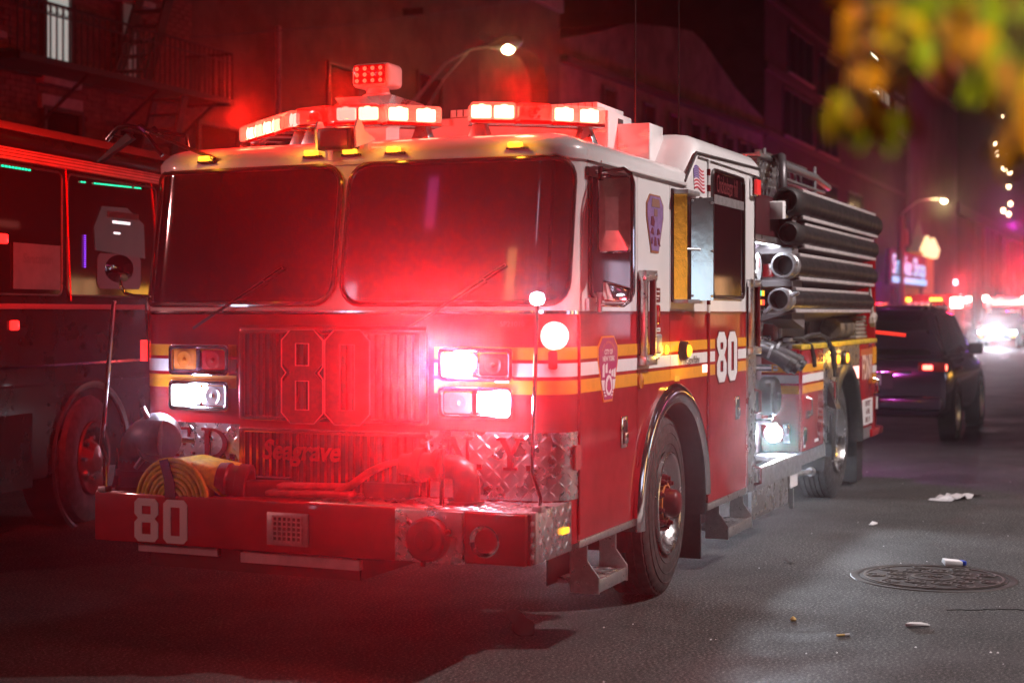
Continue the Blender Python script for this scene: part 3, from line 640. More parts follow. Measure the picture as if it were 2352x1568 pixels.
def step(x0, x1, zt, zb, cut):
    s_ = P('cab_step', MB().box(x0 + 0.02, x1 - 0.02, -0.06, 0.16, zb + 0.02, zb + 0.045), TREAD, bevel=0.004)
    P('tread_lugs', lugs(MB(), up_z(zb + 0.045), x0 + 0.03, x1 - 0.03, -0.05, 0.15, 0.044, 0.004, 0.0), TREAD, s_, smooth=0, stuff=True)
    P('step_riser', MB().box(x0 + 0.02, x1 - 0.02, -0.065, -0.055, zb - 0.015, zb + 0.05), ALU, s_, bevel=0.003)
    for x in (x0, x1 - 0.012):
        P('step_side', MB().prism([(-0.066, zb - 0.02), (0.085, zb - 0.02), (0.085, zt), (-0.005, zt), (-0.005, zb + 0.14), (-0.066, zb + 0.06)], lambda y, z, o, X=x: (X + o, y, z), 0.0, 0.012), ALU, s_)
    P('step_back', MB().box(x0 + 0.015, x1 - 0.015, 0.21, 0.215, zb, zt), DARK, s_)
step(0.13, 0.57, 0.49, 0.275, 0); step(2.56, 3.17, 0.405, 0.215, 0)
P('chassis', MB().box(-0.3, 8.2, 0.75, 1.0, 0.55, 0.8).box(-0.3, 8.2, 1.45, 1.7, 0.55, 0.8).box(1.5, 1.72, 0.2, 2.2, 0.42, 0.6).box(6.5, 6.85, 0.2, 2.2, 0.4, 0.66).box(2.4, 5.6, 0.35, 0.7, 0.46, 0.75).box(2.4, 4.8, 1.8, 2.3, 0.40, 0.75).box(-0.15, 0.7, 0.25, 2.2, 0.47, 0.75), DARK)
# --- front bumper and what is fixed on it
BX = -0.58
BF = flat_x(BX)
bump = P('bumper', MB().box(BX, -0.20, 0.68, 2.40, 0.476, 0.725), RED, bevel=0.012)
P('bumper_end', MB().box(BX, -0.30, 0.028, 0.335, 0.488, 0.722), RED, bump, bevel=0.012)
P('bumper_deck', MB().box(BX + 0.012, -0.02, 0.03, 1.15, 0.715, 0.728), TREAD, bump, bevel=0.002)
P('tread_lugs', lugs(MB(), up_z(0.728), BX + 0.02, -0.05, 0.04, 1.14, 0.046, 0.004), TREAD, bump, smooth=0, stuff=True)
P('bumper_tray', MB().box(BX + 0.015, -0.2, 1.15, 2.39, 0.66, 0.695), DARKRED, bump)
P('bumper_deck', MB().box(BX + 0.012, -0.05, 2.08, 2.395, 0.70, 0.728), TREAD, bump, bevel=0.002)
ep = P('bumper_side_plate', MB().box(-0.500, -0.06, 0.004, 0.03, 0.492, 0.728).box(-0.06, 0.01, 0.02, 0.3, 0.5, 0.70), TREAD, bump, bevel=0.002)
P('tread_lugs', lugs(MB(), lambda x, z, o: (x, 0.004 - o, z), -0.49, -0.065, 0.50, 0.722, 0.046, 0.004), TREAD, bump, smooth=0, stuff=True)
P('bumper_pocket', MB().box(-0.555, -0.50, 0.012, 0.2, 0.492, 0.72), DARKRED, bump)
P('bumper_corner_bar', MB().box(-0.535, -0.498, -0.004, 0.03, 0.50, 0.73), ALU, bump, bevel=0.006)
for z in (0.53, 0.58, 0.63, 0.68): P('bolt', MB().lathe((-0.548, 0.012, z), (0, -1, 0), [(0, .012), (.008, .010), (.01, .001)], 8), STEEL, bump)
P('bumper_marker_light', MB().box(-0.20, -0.115, -0.008, 0.004, 0.585, 0.615), E_AMBER, bump, bevel=0.006)
ip = P('intake_plate', MB().box(BX - 0.012, BX + 0.02, 0.335, 0.68, 0.482, 0.722), TREAD, bump, bevel=0.004)
P('tread_lugs', lugs(MB(), flat_x(BX - 0.012), 0.60, 0.675, 0.49, 0.715, 0.034, 0.004), TREAD, bump, smooth=0, stuff=True)
cap = P('intake_cap', MB().lathe((BX - 0.012, 0.50, 0.592), (-1, 0, 0), [(0, .104), (.05, .100), (.06, .088), (.062, .05), (.066, .045), (.068, .001)], 32), DARKRED, bump)
for a in (40, 160, 280):
    c_, s_ = math.cos(math.radians(a)), math.sin(math.radians(a)); P('cap_lug', MB().cyl((BX - 0.04, .50 + .09*c_, .592 + .09*s_), (BX - 0.04, .50 + .125*c_, .592 + .125*s_), 0.012, n=8), DARKRED, bump)
P('air_horn', MB().lathe((BX, 0.226, 0.594), (-1, 0, 0), [(-0.02, .03), (-.005, .05), (0.012, .062), (0.018, .068), (0.012, .074), (0.0, .072)], 28, cap0=True), CHROME, bump)
sp = P('siren_speaker', MB().box(BX - 0.012, BX, 1.145, 1.372, 0.515, 0.672), STEEL, bump, bevel=0.003)
P('speaker_recess', MB().box(BX - 0.014, BX - 0.011, 1.175, 1.335, 0.535, 0.655), BLACK, bump)
for k in range(7): P('speaker_bar', MB().box(BX - 0.019, BX - 0.013, 1.175 + k*.0262, 1.183 + k*.0262, 0.53, 0.66), STEEL, bump)
for k in range(6): P('speaker_bar', MB().box(BX - 0.018, BX - 0.0135, 1.172, 1.338, 0.533 + k*.0235, 0.540 + k*.0235), STEEL, bump)
for d, a, b in (('8', 2.008, 2.150), ('0', 1.835, 1.977)):
    m = MB(); digit(m, d, a, b, 0.487, 0.703, lambda u, v, o, A=a, B=b: BF(A + B - u, v, o), 0.0, 0.003, wt=0.31, ch=0.15); P('bumper_number', m, WHITE, bump)
PLATEG = mat('grey_bar_paint', (0.55, 0.42, 0.46), 0.5, var=0.2)
P('skid_bar', MB().box(BX + 0.03, BX + 0.06, 1.68, 2.15, 0.432, 0.472), PLATEG, bump); P('skid_bar', MB().box(BX + 0.02, BX + 0.05, 0.885, 1.54, 0.415, 0.462), PLATEG, bump)
P('under_bumper', MB().box(BX + 0.06, 0.1, 0.9, 2.1, 0.36, 0.476), DARK, bump)
# corner marker poles
for pts, lit in (([(-0.45, 0.012, 0.735), (-0.45, 0.008, 0.785), (-0.45, 0.048, 0.90), (-0.45, 0.036, 1.30), (-0.45, 0.024, 1.68)], True), ([(-0.56, 2.345, 0.73), (-0.56, 2.348, 0.90), (-0.56, 2.371, 0.965), (-0.56, 2.33, 1.33), (-0.56, 2.292, 1.69)], False)):
    po = P('corner_pole', MB().tube(pts, 0.0095 if lit else 0.012, 10), CHROME)
    P('pole_bracket', MB().box(pts[0][0] - .025, pts[0][0] + .025, pts[0][1] - .02, pts[0][1] + .03, 0.72, 0.75), STEEL, po, bevel=0.004)
    if lit: P('pole_lamp', MB().lathe((-0.45, 0.024, 1.665), (0, 0, 1), [(0, .012), (.008, .028), (.03, .034), (.05, .028), (.06, .001)], 16), E_WHITE, po)
# big suction elbow on the far end
el = P('suction_elbow', MB().lathe((-0.42, 2.25, 0.728), (0, 0, 1), [(0, .115), (.02, .115), (.02, .098), (.07, .098), (.07, .112), (.10, .112), (.10, .098), (.15, .098)], 32), DARKRED)
pts = []
for k in range(10):
    a = PI/2*k/9; pts.append((-0.42 - 0.08*(1-math.cos(a)), 2.25 - 0.14*(1-math.cos(a)), 0.87 + 0.135*math.sin(a)))
pts.append((-0.48, 2.05, 1.0))
P('elbow_bend', MB().tube(pts, [.098]*9 + [.096, .096], 24), GREYMETAL, el, smooth=60)
ca = Vector((-0.62, -0.62, -0.18)).normalized(); cc = Vector((-0.46, 2.10, 0.99))
P('elbow_cap', MB().lathe(cc, ca, [(-0.06, .095), (-.05, .125), (-.02, .128), (.03, .118), (.055, .112), (.06, .10), (.062, .001)], 32), GREYMETAL, el, smooth=40)
for a in (0.4, 2.5, 4.6):
    u = ca.orthogonal().normalized(); v = ca.cross(u); d = u*math.cos(a) + v*math.sin(a)
    P('cap_lug', MB().cyl(cc + d*.10, cc + d*.185, 0.016, 0.013, n=8), GREYMETAL, el)
# near discharge valve on the deck
vl = P('discharge_valve', MB().cyl((-0.36, 0.42, 0.728), (-0.36, 0.42, 0.745), 0.085, n=24).tube([(-0.36, 0.42, 0.74), (-0.36, 0.42, 0.84), (-0.36, 0.435, 0.875), (-0.36, 0.47, 0.90), (-0.36, 0.56, 0.905)], [.065, .065, .064, .06, .055], 18), DARKRED, smooth=50)
P('valve_body', MB().lathe((-0.36, 0.55, 0.905), (0, 1, 0), [(0, .05), (.0, .075), (.03, .078), (.035, .06), (.09, .06), (.09, .082), (.13, .082), (.135, .06), (.17, .055), (.17, .001)], 24), DARKRED, vl)
P('valve_handle', MB().cyl((-0.36, 0.62, 0.96), (-0.36, 0.63, 1.02), 0.012, n=8).cyl((-0.40, 0.63, 1.02), (-0.30, 0.635, 1.03), 0.014, n=8), CHROME, vl)
P('valve_stem', MB().cyl((-0.42, 0.52, 0.73), (-0.42, 0.52, 0.99), 0.012, n=8), DARK, vl)

# --- far-side mirrors
fm_ = P('far_mirror_arm', MB().tube([(-0.05, 2.43, 1.40), (-0.05, 2.455, 1.46), (-0.08, 2.445, 1.66), (-0.09, 2.43, 1.70), (-0.1, 2.38, 1.715), (-0.1, 2.52, 1.722), (-0.1, 2.57, 1.735), (-0.1, 2.60, 1.775), (-0.1, 2.605, 1.83)], 0.010, 10), CHROME)
P('far_convex_mirror', MB().lathe((-0.10, 2.61, 1.868), (-0.85, -0.5, 0.1), [(-0.03, .001), (-0.025, .05), (-0.01, .072), (0.002, .076), (0.004, .068), (0.014, .05), (0.02, .025), (0.022, .001)], 28), CHROME, fm_, smooth=60)
aw = P('roof_mirror_arm', MB().tube([(0.1, 2.30, 2.50), (0.1, 2.318, 2.594), (0.1, 2.46, 2.625), (0.1, 2.60, 2.645), (0.1, 2.70, 2.668), (0.1, 2.763, 2.664), (0.1, 2.80, 2.64), (0.1, 2.844, 2.597)], 0.013, 10), CHROME)
P('arm_strut', MB().cyl((0.1, 2.60, 2.640), (0.1, 2.473, 2.495), 0.012, n=8).cyl((0.1, 2.575, 2.625), (0.1, 2.625, 2.662), 0.02, n=10).cyl((0.1, 2.495, 2.61), (0.1, 2.535, 2.645), 0.02, n=10), CHROME, aw)
P('arm_paddle', MB().hexa([(0.08, 2.905, 2.475), (0.08, 2.89, 2.47), (0.12, 2.89, 2.47), (0.12, 2.905, 2.475), (0.08, 2.70, 2.625), (0.08, 2.66, 2.595), (0.12, 2.66, 2.595), (0.12, 2.70, 2.625)]).tube([(0.1, 2.80, 2.62), (0.1, 2.70, 2.60), (0.1, 2.67, 2.63)], .008, 8), BLACKPAINT, aw)
P('arm_wire', MB().tube([(0.08, 2.54, 2.625), (-0.02, 2.30, 2.545), (-0.10, 2.0, 2.44)], [0.007, 0.010, 0.012], 8), BLACKPAINT, aw)

# --- lightbars on the cab roof
def slab(m, a, b, wid, z0, z1):
    a = Vector((a[0], a[1], 0)); b = Vector((b[0], b[1], 0)); d = (b - a).normalized(); q = Vector((-d.y, d.x, 0)) * wid / 2
    P_ = [a + q, b + q, b - q, a - q]
    m.hexa([(p.x, p.y, z0) for p in P_] + [(p.x, p.y, z1) for p in P_]); return m
bars = [[(0.28, 1.665), (0.45, 1.88), (0.63, 2.11), (0.82, 2.34)], [(0.25, 1.645), (0.20, 1.425), (0.25, 1.19), (0.47, 0.975)], [(0.36, 0.735), (0.48, 0.53), (0.60, 0.39), (0.83, 0.19)]]
kinds = [['c', 'b', 'b'], ['r', 'm', 'b'], ['b', 'r', 'b']]
for bi, (pl_, kd) in enumerate(zip(bars, kinds)):
    lbar = P('lightbar', slab(slab(slab(MB(), pl_[0], pl_[1], .17, 2.612, 2.632), pl_[1], pl_[2], .17, 2.6125, 2.6325), pl_[2], pl_[3], .17, 2.613, 2.633), REDLENS, bevel=0.006)
    for f_ in (0, 3):
        x, y = pl_[f_]; xx, yy = pl_[1 if f_ == 0 else 2]; fx, fy = x*.75 + xx*.25, y*.75 + yy*.25
        P('lightbar_foot', MB().hexa([(fx - .05, fy - .07, 2.50), (fx + .05, fy - .07, 2.50), (fx + .05, fy + .07, 2.50), (fx - .05, fy + .07, 2.50), (fx - .03, fy - .03, 2.615), (fx + .03, fy - .03, 2.615), (fx + .03, fy + .03, 2.615), (fx - .03, fy + .03, 2.615)]), ALU, lbar, bevel=0.004)
    for k in range(3):
        a, b = pl_[k], pl_[k+1]; kk = kd[k]
        P('lens', slab(MB(), a, b, .19, 2.630, 2.722), BARLENS if kk in 'rm' else CLEARBAR, lbar, bevel=0.018, segs=3)
        mx, my = (a[0]+b[0])/2, (a[1]+b[1])/2; d = Vector((b[0]-a[0], b[1]-a[1], 0)).normalized(); q = Vector((-d.y, d.x, 0))
        if q.x > 0: q = -q
        if kk == 'r':
            P('reflector', MB().lathe((mx + q.x*.02, my + q.y*.02, 2.672), q, [(0.0, .012), (.015, .03), (.045, .036)], 14), CHROME, lbar); continue
        for s_, em_ in ((-.25, E_FLASH if kk == 'b' else E_REDW), (.25, E_FLASH if kk != 'c' else E_BEAD)):
            cx, cy_ = mx + (b[0]-a[0])*s_, my + (b[1]-a[1])*s_
            P('reflector', MB().lathe((cx + q.x*.015, cy_ + q.y*.015, 2.676), q, [(0, .008), (.02, .028), (.05, .038)], 12), CHROME, lbar)
            e0, e1 = (cx - d.x*.052 + q.x*.045, cy_ - d.y*.052 + q.y*.045), (cx + d.x*.052 + q.x*.045, cy_ + d.y*.052 + q.y*.045)
            P('strobe_tube', slab(MB(), e0, e1, .03, 2.642, 2.708), em_, lbar, bevel=.008)
RC = (1.0, 0.010, 0.004)
for x, y, pw in ((0.46, 2.08, 26), (0.10, 1.28, 22), (0.43, 0.47, 26)):
    lamp('lightbar_light', 'POINT', (x - .12, y - .05, 2.79), RC, pw, 0.05)
for loc, aim, pw, an in (((0.20, 2.05, 2.70), (-5, 1.5, 2.9), 240, 110), ((-0.02, 1.28, 2.70), (-7, -1.5, 3.0), 190, 110), ((0.25, 0.40, 2.70), (-7, -3.5, 3.1), 190, 110), ((0.40, 2.56, 2.80), (1.6, 5.0, 2.90), 1900, 100), ((1.0, 0.2, 2.95), (14, 12, 5.5), 60, 120)):
    lamp('lightbar_beam', 'SPOT', loc, RC, pw, 0.05, aim, an, 1.0)
# big roof unit with ribbed lid, smaller box behind, flood lamp, searchlight
AC = P('roof_unit', MB().box(1.594, 2.03, 0.40, 1.95, 2.60, 2.822), WHITE, bevel=0.01)
P('unit_lid', MB().box(1.575, 2.05, 0.46, 1.42, 2.822, 2.868), WHITE, bevel=0.004)
P('unit_lid', MB().box(1.575, 2.05, 1.42, 1.97, 2.775, 2.815), WHITE, bevel=0.004)
for k in range(22): P('lid_seam', MB().box(1.570, 1.5755, 0.49 + k*.044, 0.494 + k*.044, 2.826, 2.866), BLACK, AC)
P('unit_vent', MB().box(1.77, 1.85, 0.394, 0.40, 2.70, 2.79), DARK, AC)
P('roof_box', MB().box(1.763, 2.03, 0.20, 1.75, 2.45, 2.756), WHITE, bevel=0.006)
P('roof_skirt', MB().box(1.2, 1.62, 0.45, 1.9, 2.50, 2.60), DARKRED, bevel=0.01)
fl = P('flood_lamp', MB().box(-0.17, -0.07, 1.145, 1.338, 2.450, 2.562), BLACKPAINT, bevel=0.006)
P('flood_lens', MB().box(-0.174, -0.17, 1.165, 1.318, 2.468, 2.545), mat('dark_led_lens', (0.10, 0.02, 0.025), 0.15, coat=0.8, bump=0.3, bscale=120), fl)
for y in (1.352, 1.128):
    P('lamp_ear', MB().prism([(-0.15, 2.46), (0.05, 2.515), (0.02, 2.53), (-0.06, 2.55), (-0.10, 2.60), (-0.14, 2.60), (-0.16, 2.56)], lambda u, v, o, Y=y: (u, Y + o, v), -0.006, 0.006), WHITE, fl)
sl = P('searchlight', MB().box(0.62, 0.80, 1.34, 1.58, 2.885, 3.02), WHITE, bevel=0.03, segs=3)
P('searchlight_housing', MB().hexa([(0.78, 1.36, 2.90), (0.92, 1.42, 2.92), (0.92, 1.50, 2.92), (0.78, 1.56, 2.90), (0.78, 1.36, 3.01), (0.92, 1.42, 2.98), (0.92, 1.50, 2.98), (0.78, 1.56, 3.01)]), WHITE, sl, bevel=0.012)
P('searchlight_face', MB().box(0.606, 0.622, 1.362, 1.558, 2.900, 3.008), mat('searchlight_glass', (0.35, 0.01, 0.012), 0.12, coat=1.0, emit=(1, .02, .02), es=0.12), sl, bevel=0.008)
for j in range(3):
    for k in range(4): P('searchlight_bead', MB().lathe((0.604, 1.387 + k*.049, 2.918 + j*.034), (-1, 0, 0), [(-.004, .013), (.004, .010), (.006, .001)], 10), E_BEAD, sl)
P('searchlight_base', MB().lathe((0.72, 1.46, 2.825), (0, 0, 1), [(0, .09), (.02, .09), (.03, .07), (.07, .06)], 20), WHITE, sl)
P('searchlight_platform', MB().hexa([(0.58, 1.32, 2.775), (0.95, 1.34, 2.775), (0.95, 1.58, 2.775), (0.58, 1.62, 2.775), (0.54, 1.28, 2.823), (0.98, 1.30, 2.823), (0.98, 1.60, 2.823), (0.54, 1.64, 2.823)]), TREAD, sl, bevel=0.004)
P('searchlight_post', MB().box(0.66, 0.82, 1.38, 1.54, 2.5, 2.78), WHITE, sl)
for (x, y, z0, h) in ((3.864 - 1.9, 0.62, 2.75, 3.2), (4.20, 1.2, 2.6, 4.0)):
    pass
def antenna(x, y, z, h):
    a_ = P('whip_antenna', MB().cyl((x, y, z + .1), (x, y, z + h), 0.006, 0.003, n=6), BLACKPAINT); P('antenna_base', MB().cyl((x, y, z), (x, y, z + .12), 0.022, 0.016, n=12), BLACKPAINT, a_)

# --- pump bay between cab and body
pp = P('pump_panel', MB().box(3.53, 5.02, 0.30, 0.34, 0.5, 2.16), mat('satin_pump_panel', (0.42, 0.33, 0.38), 0.38, metal=0.6, var=0.12, vscale=6))
P('pump_bay_top', MB().box(3.5, 4.95, 0.12, 2.3, 2.20, 2.50), mat('dark_maroon_panel', (.05, .004, .008), .5, var=.3))
P('bay_header', MB().box(3.50, 4.98, 0.10, 0.13, 2.145, 2.20).box(3.5, 4.98, 0.10, 0.32, 2.19, 2.20), ALU, bevel=0.004)
P('header_lamp', MB().box(3.7, 4.9, 0.16, 0.20, 2.150, 2.185), E_WHITE, pp)
lamp('header_light', 'AREA', (4.5, 0.20, 2.13), (0.92, 0.93, 1.0), 5, 0.3, aim=(4.5, 0.22, 0.0))
P('bay_post', MB().box(4.97, 5.18, 0.22, 0.36, 1.36, 2.17), RED, bevel=0.006)
P('post_edge', MB().box(5.182, 5.205, 0.20, 0.36, 1.36, 2.19), ALU, bevel=0.003)
P('bay_interior', MB().box(3.53, 5.0, 0.34, 2.1, 0.5, 2.2), DARK)
for (x, z, r) in ((4.72, 1.98, .12), (4.62, 1.535, .062), (4.80, 1.535, .062), (4.55, 1.98, .07)):
    ga = P('gauge', MB().lathe((x, 0.30, z), (0, -1, 0), [(0, r), (.03, r), (.036, r*.92), (.03, r*.85)], 24), CHROME, pp)
    P('gauge_face', MB().lathe((x, 0.27, z), (0, -1, 0), [(0.0, r*.86), (.001, .001)], 20), STRIPE_W, pp)
    P('gauge_needle', MB().box(x - .003, x + .003, 0.265, 0.268, z - .01, z + r*.6), REDLENS, pp)
ct = P('control_box', MB().box(4.52, 4.86, 0.25, 0.30, 1.66, 1.84), BLACKPAINT, pp, bevel=0.006)
for i, c_ in enumerate((E_BEAD, E_AMBER, E_BEAD, E_BEAD, E_GREEN, E_AMBER)):
    P('control_light', MB().box(4.57 + .09*(i % 3), 4.61 + .09*(i % 3), 0.243, 0.251, 1.69 + .07*(i//3), 1.73 + .07*(i//3)), c_, pp)
P('control_frame', MB().tube([(4.50, 0.26, 1.64), (4.88, 0.26, 1.64), (4.88, 0.26, 1.86), (4.50, 0.26, 1.86)], .012, 6, closed=True), CHROME, pp)
for x in (4.60, 4.74, 4.86):
    P('pull_knob', MB().lathe((x, 0.30, 1.43), (0, -1, 0), [(0, .012), (.05, .012), (.06, .026), (.085, .026), (.095, .001)], 14), CHROME, pp)
for x, z in ((4.52, 1.345), (4.74, 1.36)):
    dn_ = P('discharge_outlet', MB().tube([(x, 0.32, z + .02), (x, 0.18, z), (x + .02, 0.06, z - .06), (x + .03, 0.0, z - .10)], [.055, .055, .055, .062], 20), GREYMETAL, smooth=50)
    P('outlet_cap', MB().lathe((x + .03, 0.005, z - .095), (0.15, -0.8, -0.55), [(0, .068), (.05, .066), (.055, .05), (.09, .046), (.092, .001)], 20), BLACK, dn_)
    P('outlet_band', MB().lathe((x + .005, 0.14, z - .01), (0.1, -0.9, -0.35), [(0, .061), (.02, .061)], 20), STEEL, dn_)
sc = P('suction_inlet', MB().lathe((4.55, 0.30, 1.0), (0, -1, 0), [(0, .15), (.04, .15), (.04, .12), (.10, .12)], 28), GREYMETAL)
P('inlet_cap', MB().lathe((4.55, 0.20, 1.0), (0, -1, 0), [(0, .142), (.02, .148), (.10, .146), (.115, .13), (.118, .03), (.14, .026), (.142, .001)], 32), mat('black_cast_cap', (0.022, 0.02, 0.022), 0.38, metal=0.3), sc)
for a in (20, 140, 260):
    P('cap_lug', MB().cyl((4.55 + .13*math.cos(math.radians(a)), 0.13, 1.0 + .13*math.sin(math.radians(a))), (4.55 + .175*math.cos(math.radians(a)), 0.13, 1.0 + .175*math.sin(math.radians(a))), .02, n=8), GREYMETAL, sc)
for z, r in ((1.21, .028), (0.80, .024)):
    P('drain_valve', MB().cyl((4.62, 0.30, z), (4.62, 0.14, z), r, n=14).cyl((4.62, 0.17, z), (4.78, 0.15, z - .01), r*.7, n=10), CHROME)
P('white_plate', MB().box(4.46, 4.72, 0.285, 0.30, 0.62, 0.78), STRIPE_W, pp); P('white_plate', MB().box(4.40, 4.60, 0.285, 0.30, 1.13, 1.30), STRIPE_W, pp)
# running-board tray and tread skirt
tr = P('running_board', MB().box(3.52, 4.94, -0.005, 0.035, 0.455, 0.545).box(3.52, 3.56, 0.03, 0.32, 0.46, 0.54).box(4.62, 4.94, 0.035, 0.30, 0.50, 0.543).box(3.52, 4.94, 0.27, 0.31, 0.47, 0.543).box(3.55, 4.7, 0.03, 0.3, 0.42, 0.43), ALU, bevel=0.003)
P('board_face', MB().box(3.51, 4.95, -0.012, -0.004, 0.405, 0.535), STEEL, tr)
sk = P('tread_skirt', MB().box(3.40, 4.52, -0.004, 0.02, 0.205, 0.404), TREAD)
P('tread_lugs', lugs(MB(), lambda x, z, o: (x, -0.004 - o, z), 3.41, 4.51, 0.212, 0.398, 0.052, 0.004), TREAD, sk, smooth=0, stuff=True)
P('drain_pipe', MB().cyl((4.95, 0.1, 0.36), (5.30, 0.0, 0.36), 0.02, n=12).cyl((5.30, 0.0, 0.36), (5.34, -0.01, 0.36), 0.035, n=12), STEEL)
P('white_tag', MB().box(4.60, 4.86, 0.0, 0.05, 0.30, 0.41), STRIPE_W); P('tow_eye', MB().box(4.70, 4.73, 0.0, 0.03, 0.14, 0.29), STEEL)

# --- rear body
YB0, YB1 = 0.0, 2.44
body = P('body_front_wall', MB().box(4.92, 4.96, 0.0, 0.30, 0.545, 1.345), RED, bevel=0.004)
BFW = flat_x(4.918)
for z0, z1, mm in ((1.163, 1.225, STRIPE_Y), (1.081, 1.144, STRIPE_W), (0.999, 1.062, STRIPE_Y)):
    P('reflective_stripe', MB().prism([(0.004, z0), (0.298, z0), (0.298, z1), (0.004, z1)], BFW, 0, 0.003), mm, body)
P('data_sheet', MB().prism([(0.02, 1.24), (0.16, 1.24), (0.16, 1.33), (0.02, 1.33)], BFW, 0, 0.003), STRIPE_W, body)
m = MB()
m.prism([(0.03, 1.312), (0.075, 1.312), (0.075, 1.324), (0.03, 1.324)], BFW, .003, .004)
for k in range(5): m.prism([(0.03, 1.295 - .010*k), (0.082, 1.295 - .010*k), (0.082, 1.298 - .010*k), (0.03, 1.298 - .010*k)], BFW, .003, .004); m.prism([(0.095, 1.318 - .013*k), (0.15, 1.318 - .013*k), (0.15, 1.321 - .013*k), (0.095, 1.321 - .013*k)], BFW, .003, .004)
P('sheet_print', m, BLACKPAINT, body)
bl = P('body_spotlight', MB().lathe((4.91, 0.185, 0.695), (-1, 0, 0), [(0, .05), (.03, .07), (.06, .072)], 24), CHROME)
P('spotlight_lens', MB().lathe((4.85, 0.185, 0.695), (-1, 0, 0), [(0, .068), (.012, .055), (.018, .03), (.02, .001)], 20), glow('spotlight_glow', (0.85, 0.92, 1.0), 45), bl)
P('spotlight_bracket', MB().box(4.87, 4.92, 0.06, 0.12, 0.62, 0.77), CHROME, bl, bevel=0.006)
cp = P('compartment_door', MB().box(4.966, 5.775, -0.012, 0.02, 0.545, 1.335), RED, bevel=0.006)
for z0, z1, mm in ((1.163, 1.225, STRIPE_Y), (1.081, 1.144, STRIPE_W), (0.999, 1.062, STRIPE_Y)):
    P('reflective_stripe', MB().prism([(4.972, z0), (5.77, z0), (5.77, z1), (4.972, z1)], lambda x, z, o: (x, -0.012 - o, z), 0, 0.0025), mm, cp)
P('door_catch', MB().tube([(5.12, -.014, .965), (5.14, -.05, .95), (5.145, -.05, .83), (5.12, -.014, .81)], .010, 8).box(5.09, 5.17, -.03, -.012, .80, .86), CHROME, cp)
P('door_catch', MB().box(4.98, 5.02, -.03, -.012, .60, .74).box(5.02, 5.10, -.025, -.012, .62, .73), CHROME, cp, bevel=.004)
for x, z, w_ in ((5.02, .585, .06), (5.43, .60, .13)): P('door_tag', MB().box(x, x + w_, -.016, -.012, z - .012, z + .012), STRIPE_W, cp)
P('tread_strip', MB().box(5.78, 5.86, -0.012, 0.02, 0.545, 1.335), TREAD); P('tread_lugs', lugs(MB(), lambda x, z, o: (x, -0.012 - o, z), 5.785, 5.855, 0.55, 1.33, 0.052, 0.004), TREAD, truck, smooth=0, stuff=True)
arc_body = arch_poly(5.866, 7.45, 0.545, 1.335, 6.70, 0.50, 0.68)
P('wheel_panel', MB().prism(arc_body, lambda x, z, o: (x, -0.008 - o, z), -0.03, 0), TREAD)
P('tread_lugs', lugs(MB(), lambda x, z, o: (x, -0.008 - o, z), 5.87, 7.44, 1.20, 1.33, 0.052, 0.004), TREAD, truck, smooth=0, stuff=True)
P('wheel_fender', arc_strip(6.70, 0.50, 0.60, 0.69, -0.035, 0.05, 180, 0, leg0=0.42, leg1=0.45), BLACK, smooth=40)
P('wheel_well', arc_strip(6.70, 0.50, 0.68, 0.69, 0.05, 0.7, 180, 0, leg0=0.3, leg1=0.3), DARK, smooth=40)
rp_ = P('rear_compartment_door', MB().box(7.47, 8.10, -0.012, 0.02, 0.545, 1.335), RED, bevel=0.006)
P('rear_corner', MB().box(8.106, 8.33, -0.010, 0.03, 0.50, 1.335), RED, bevel=0.004)
P('rear_catch', MB().tube([(8.14, -.012, 1.0), (8.16, -.06, .98), (8.16, -.06, .86), (8.14, -.012, .84)], .014, 8).box(8.18, 8.24, -.05, -.01, .70, .82), CHROME)
FD = mat('fdny_reflective_letter', (0.80, 0.55, 0.45), 0.4)
P('body_lettering', text_mb('FDNY', 0.27, lambda u, v, o: (7.80 + u, -o, 1.105 + v * 1.15), 0.0165, sx=0.74, weight=0.008), FD, rp_)
for x0, z0, z1, mm in ((7.48, 1.225, 1.29, mat('orange_patch', (0.5, 0.10, 0.02), 0.4)), (8.11, 1.14, 1.30, STRIPE_Y), (8.11, 1.05, 1.12, STRIPE_W), (8.11, 0.95, 1.04, STRIPE_Y)):
    P('reflective_stripe', MB().prism([(x0, z0), (x0 + (.6 if x0 < 8 else .2), z0), (x0 + (.6 if x0 < 8 else .2), z1), (x0, z1)], lambda x, z, o: (x, -0.012 - o, z), 0, 0.003), mm, rp_)
sg = P('notice_board', MB().box(7.56, 8.08, -0.018, -0.012, 0.575, 0.815), STRIPE_W, rp_)
for s_, z in (('REPORT', .77), ('A FIRE', .695), ('DIAL 911', .62)): P('notice_lettering', text_mb(s_, .075, lambda u, v, o, Z=z: (7.82 + u, -o, Z + v), 0.0195, sx=1.0, weight=.001), REDLENS, rp_)
P('rear_step', MB().box(8.0, 8.60, -0.03, 2.46, 0.44, 0.51), RED, bevel=0.01)
P('body_base', MB().box(4.93, 5.90, -0.004, 0.04, 0.44, 0.540), STEEL); P('body_base', MB().box(7.42, 8.33, -0.004, 0.04, 0.44, 0.540), STEEL); P('body_core', MB().box(4.97, 5.95, 0.03, 2.40, 0.52, 1.33).box(7.45, 8.32, 0.03, 2.40, 0.52, 1.33).box(5.9, 7.5, 0.75, 1.7, 0.52, 1.33).box(5.9, 7.5, 0.03, 2.4, 1.20, 1.33), DARKRED)
P('body_rear_wall', MB().box(8.32, 8.36, 0.0, 2.44, 0.5, 2.3), RED)
P('body_top_edge', MB().box(4.93, 8.33, -0.018, 0.06, 1.340, 1.380), YELLOW_EDGE, bevel=0.006)
P('body_top', MB().box(4.94, 8.33, 0.06, 0.40, 1.335, 1.372), TREAD)
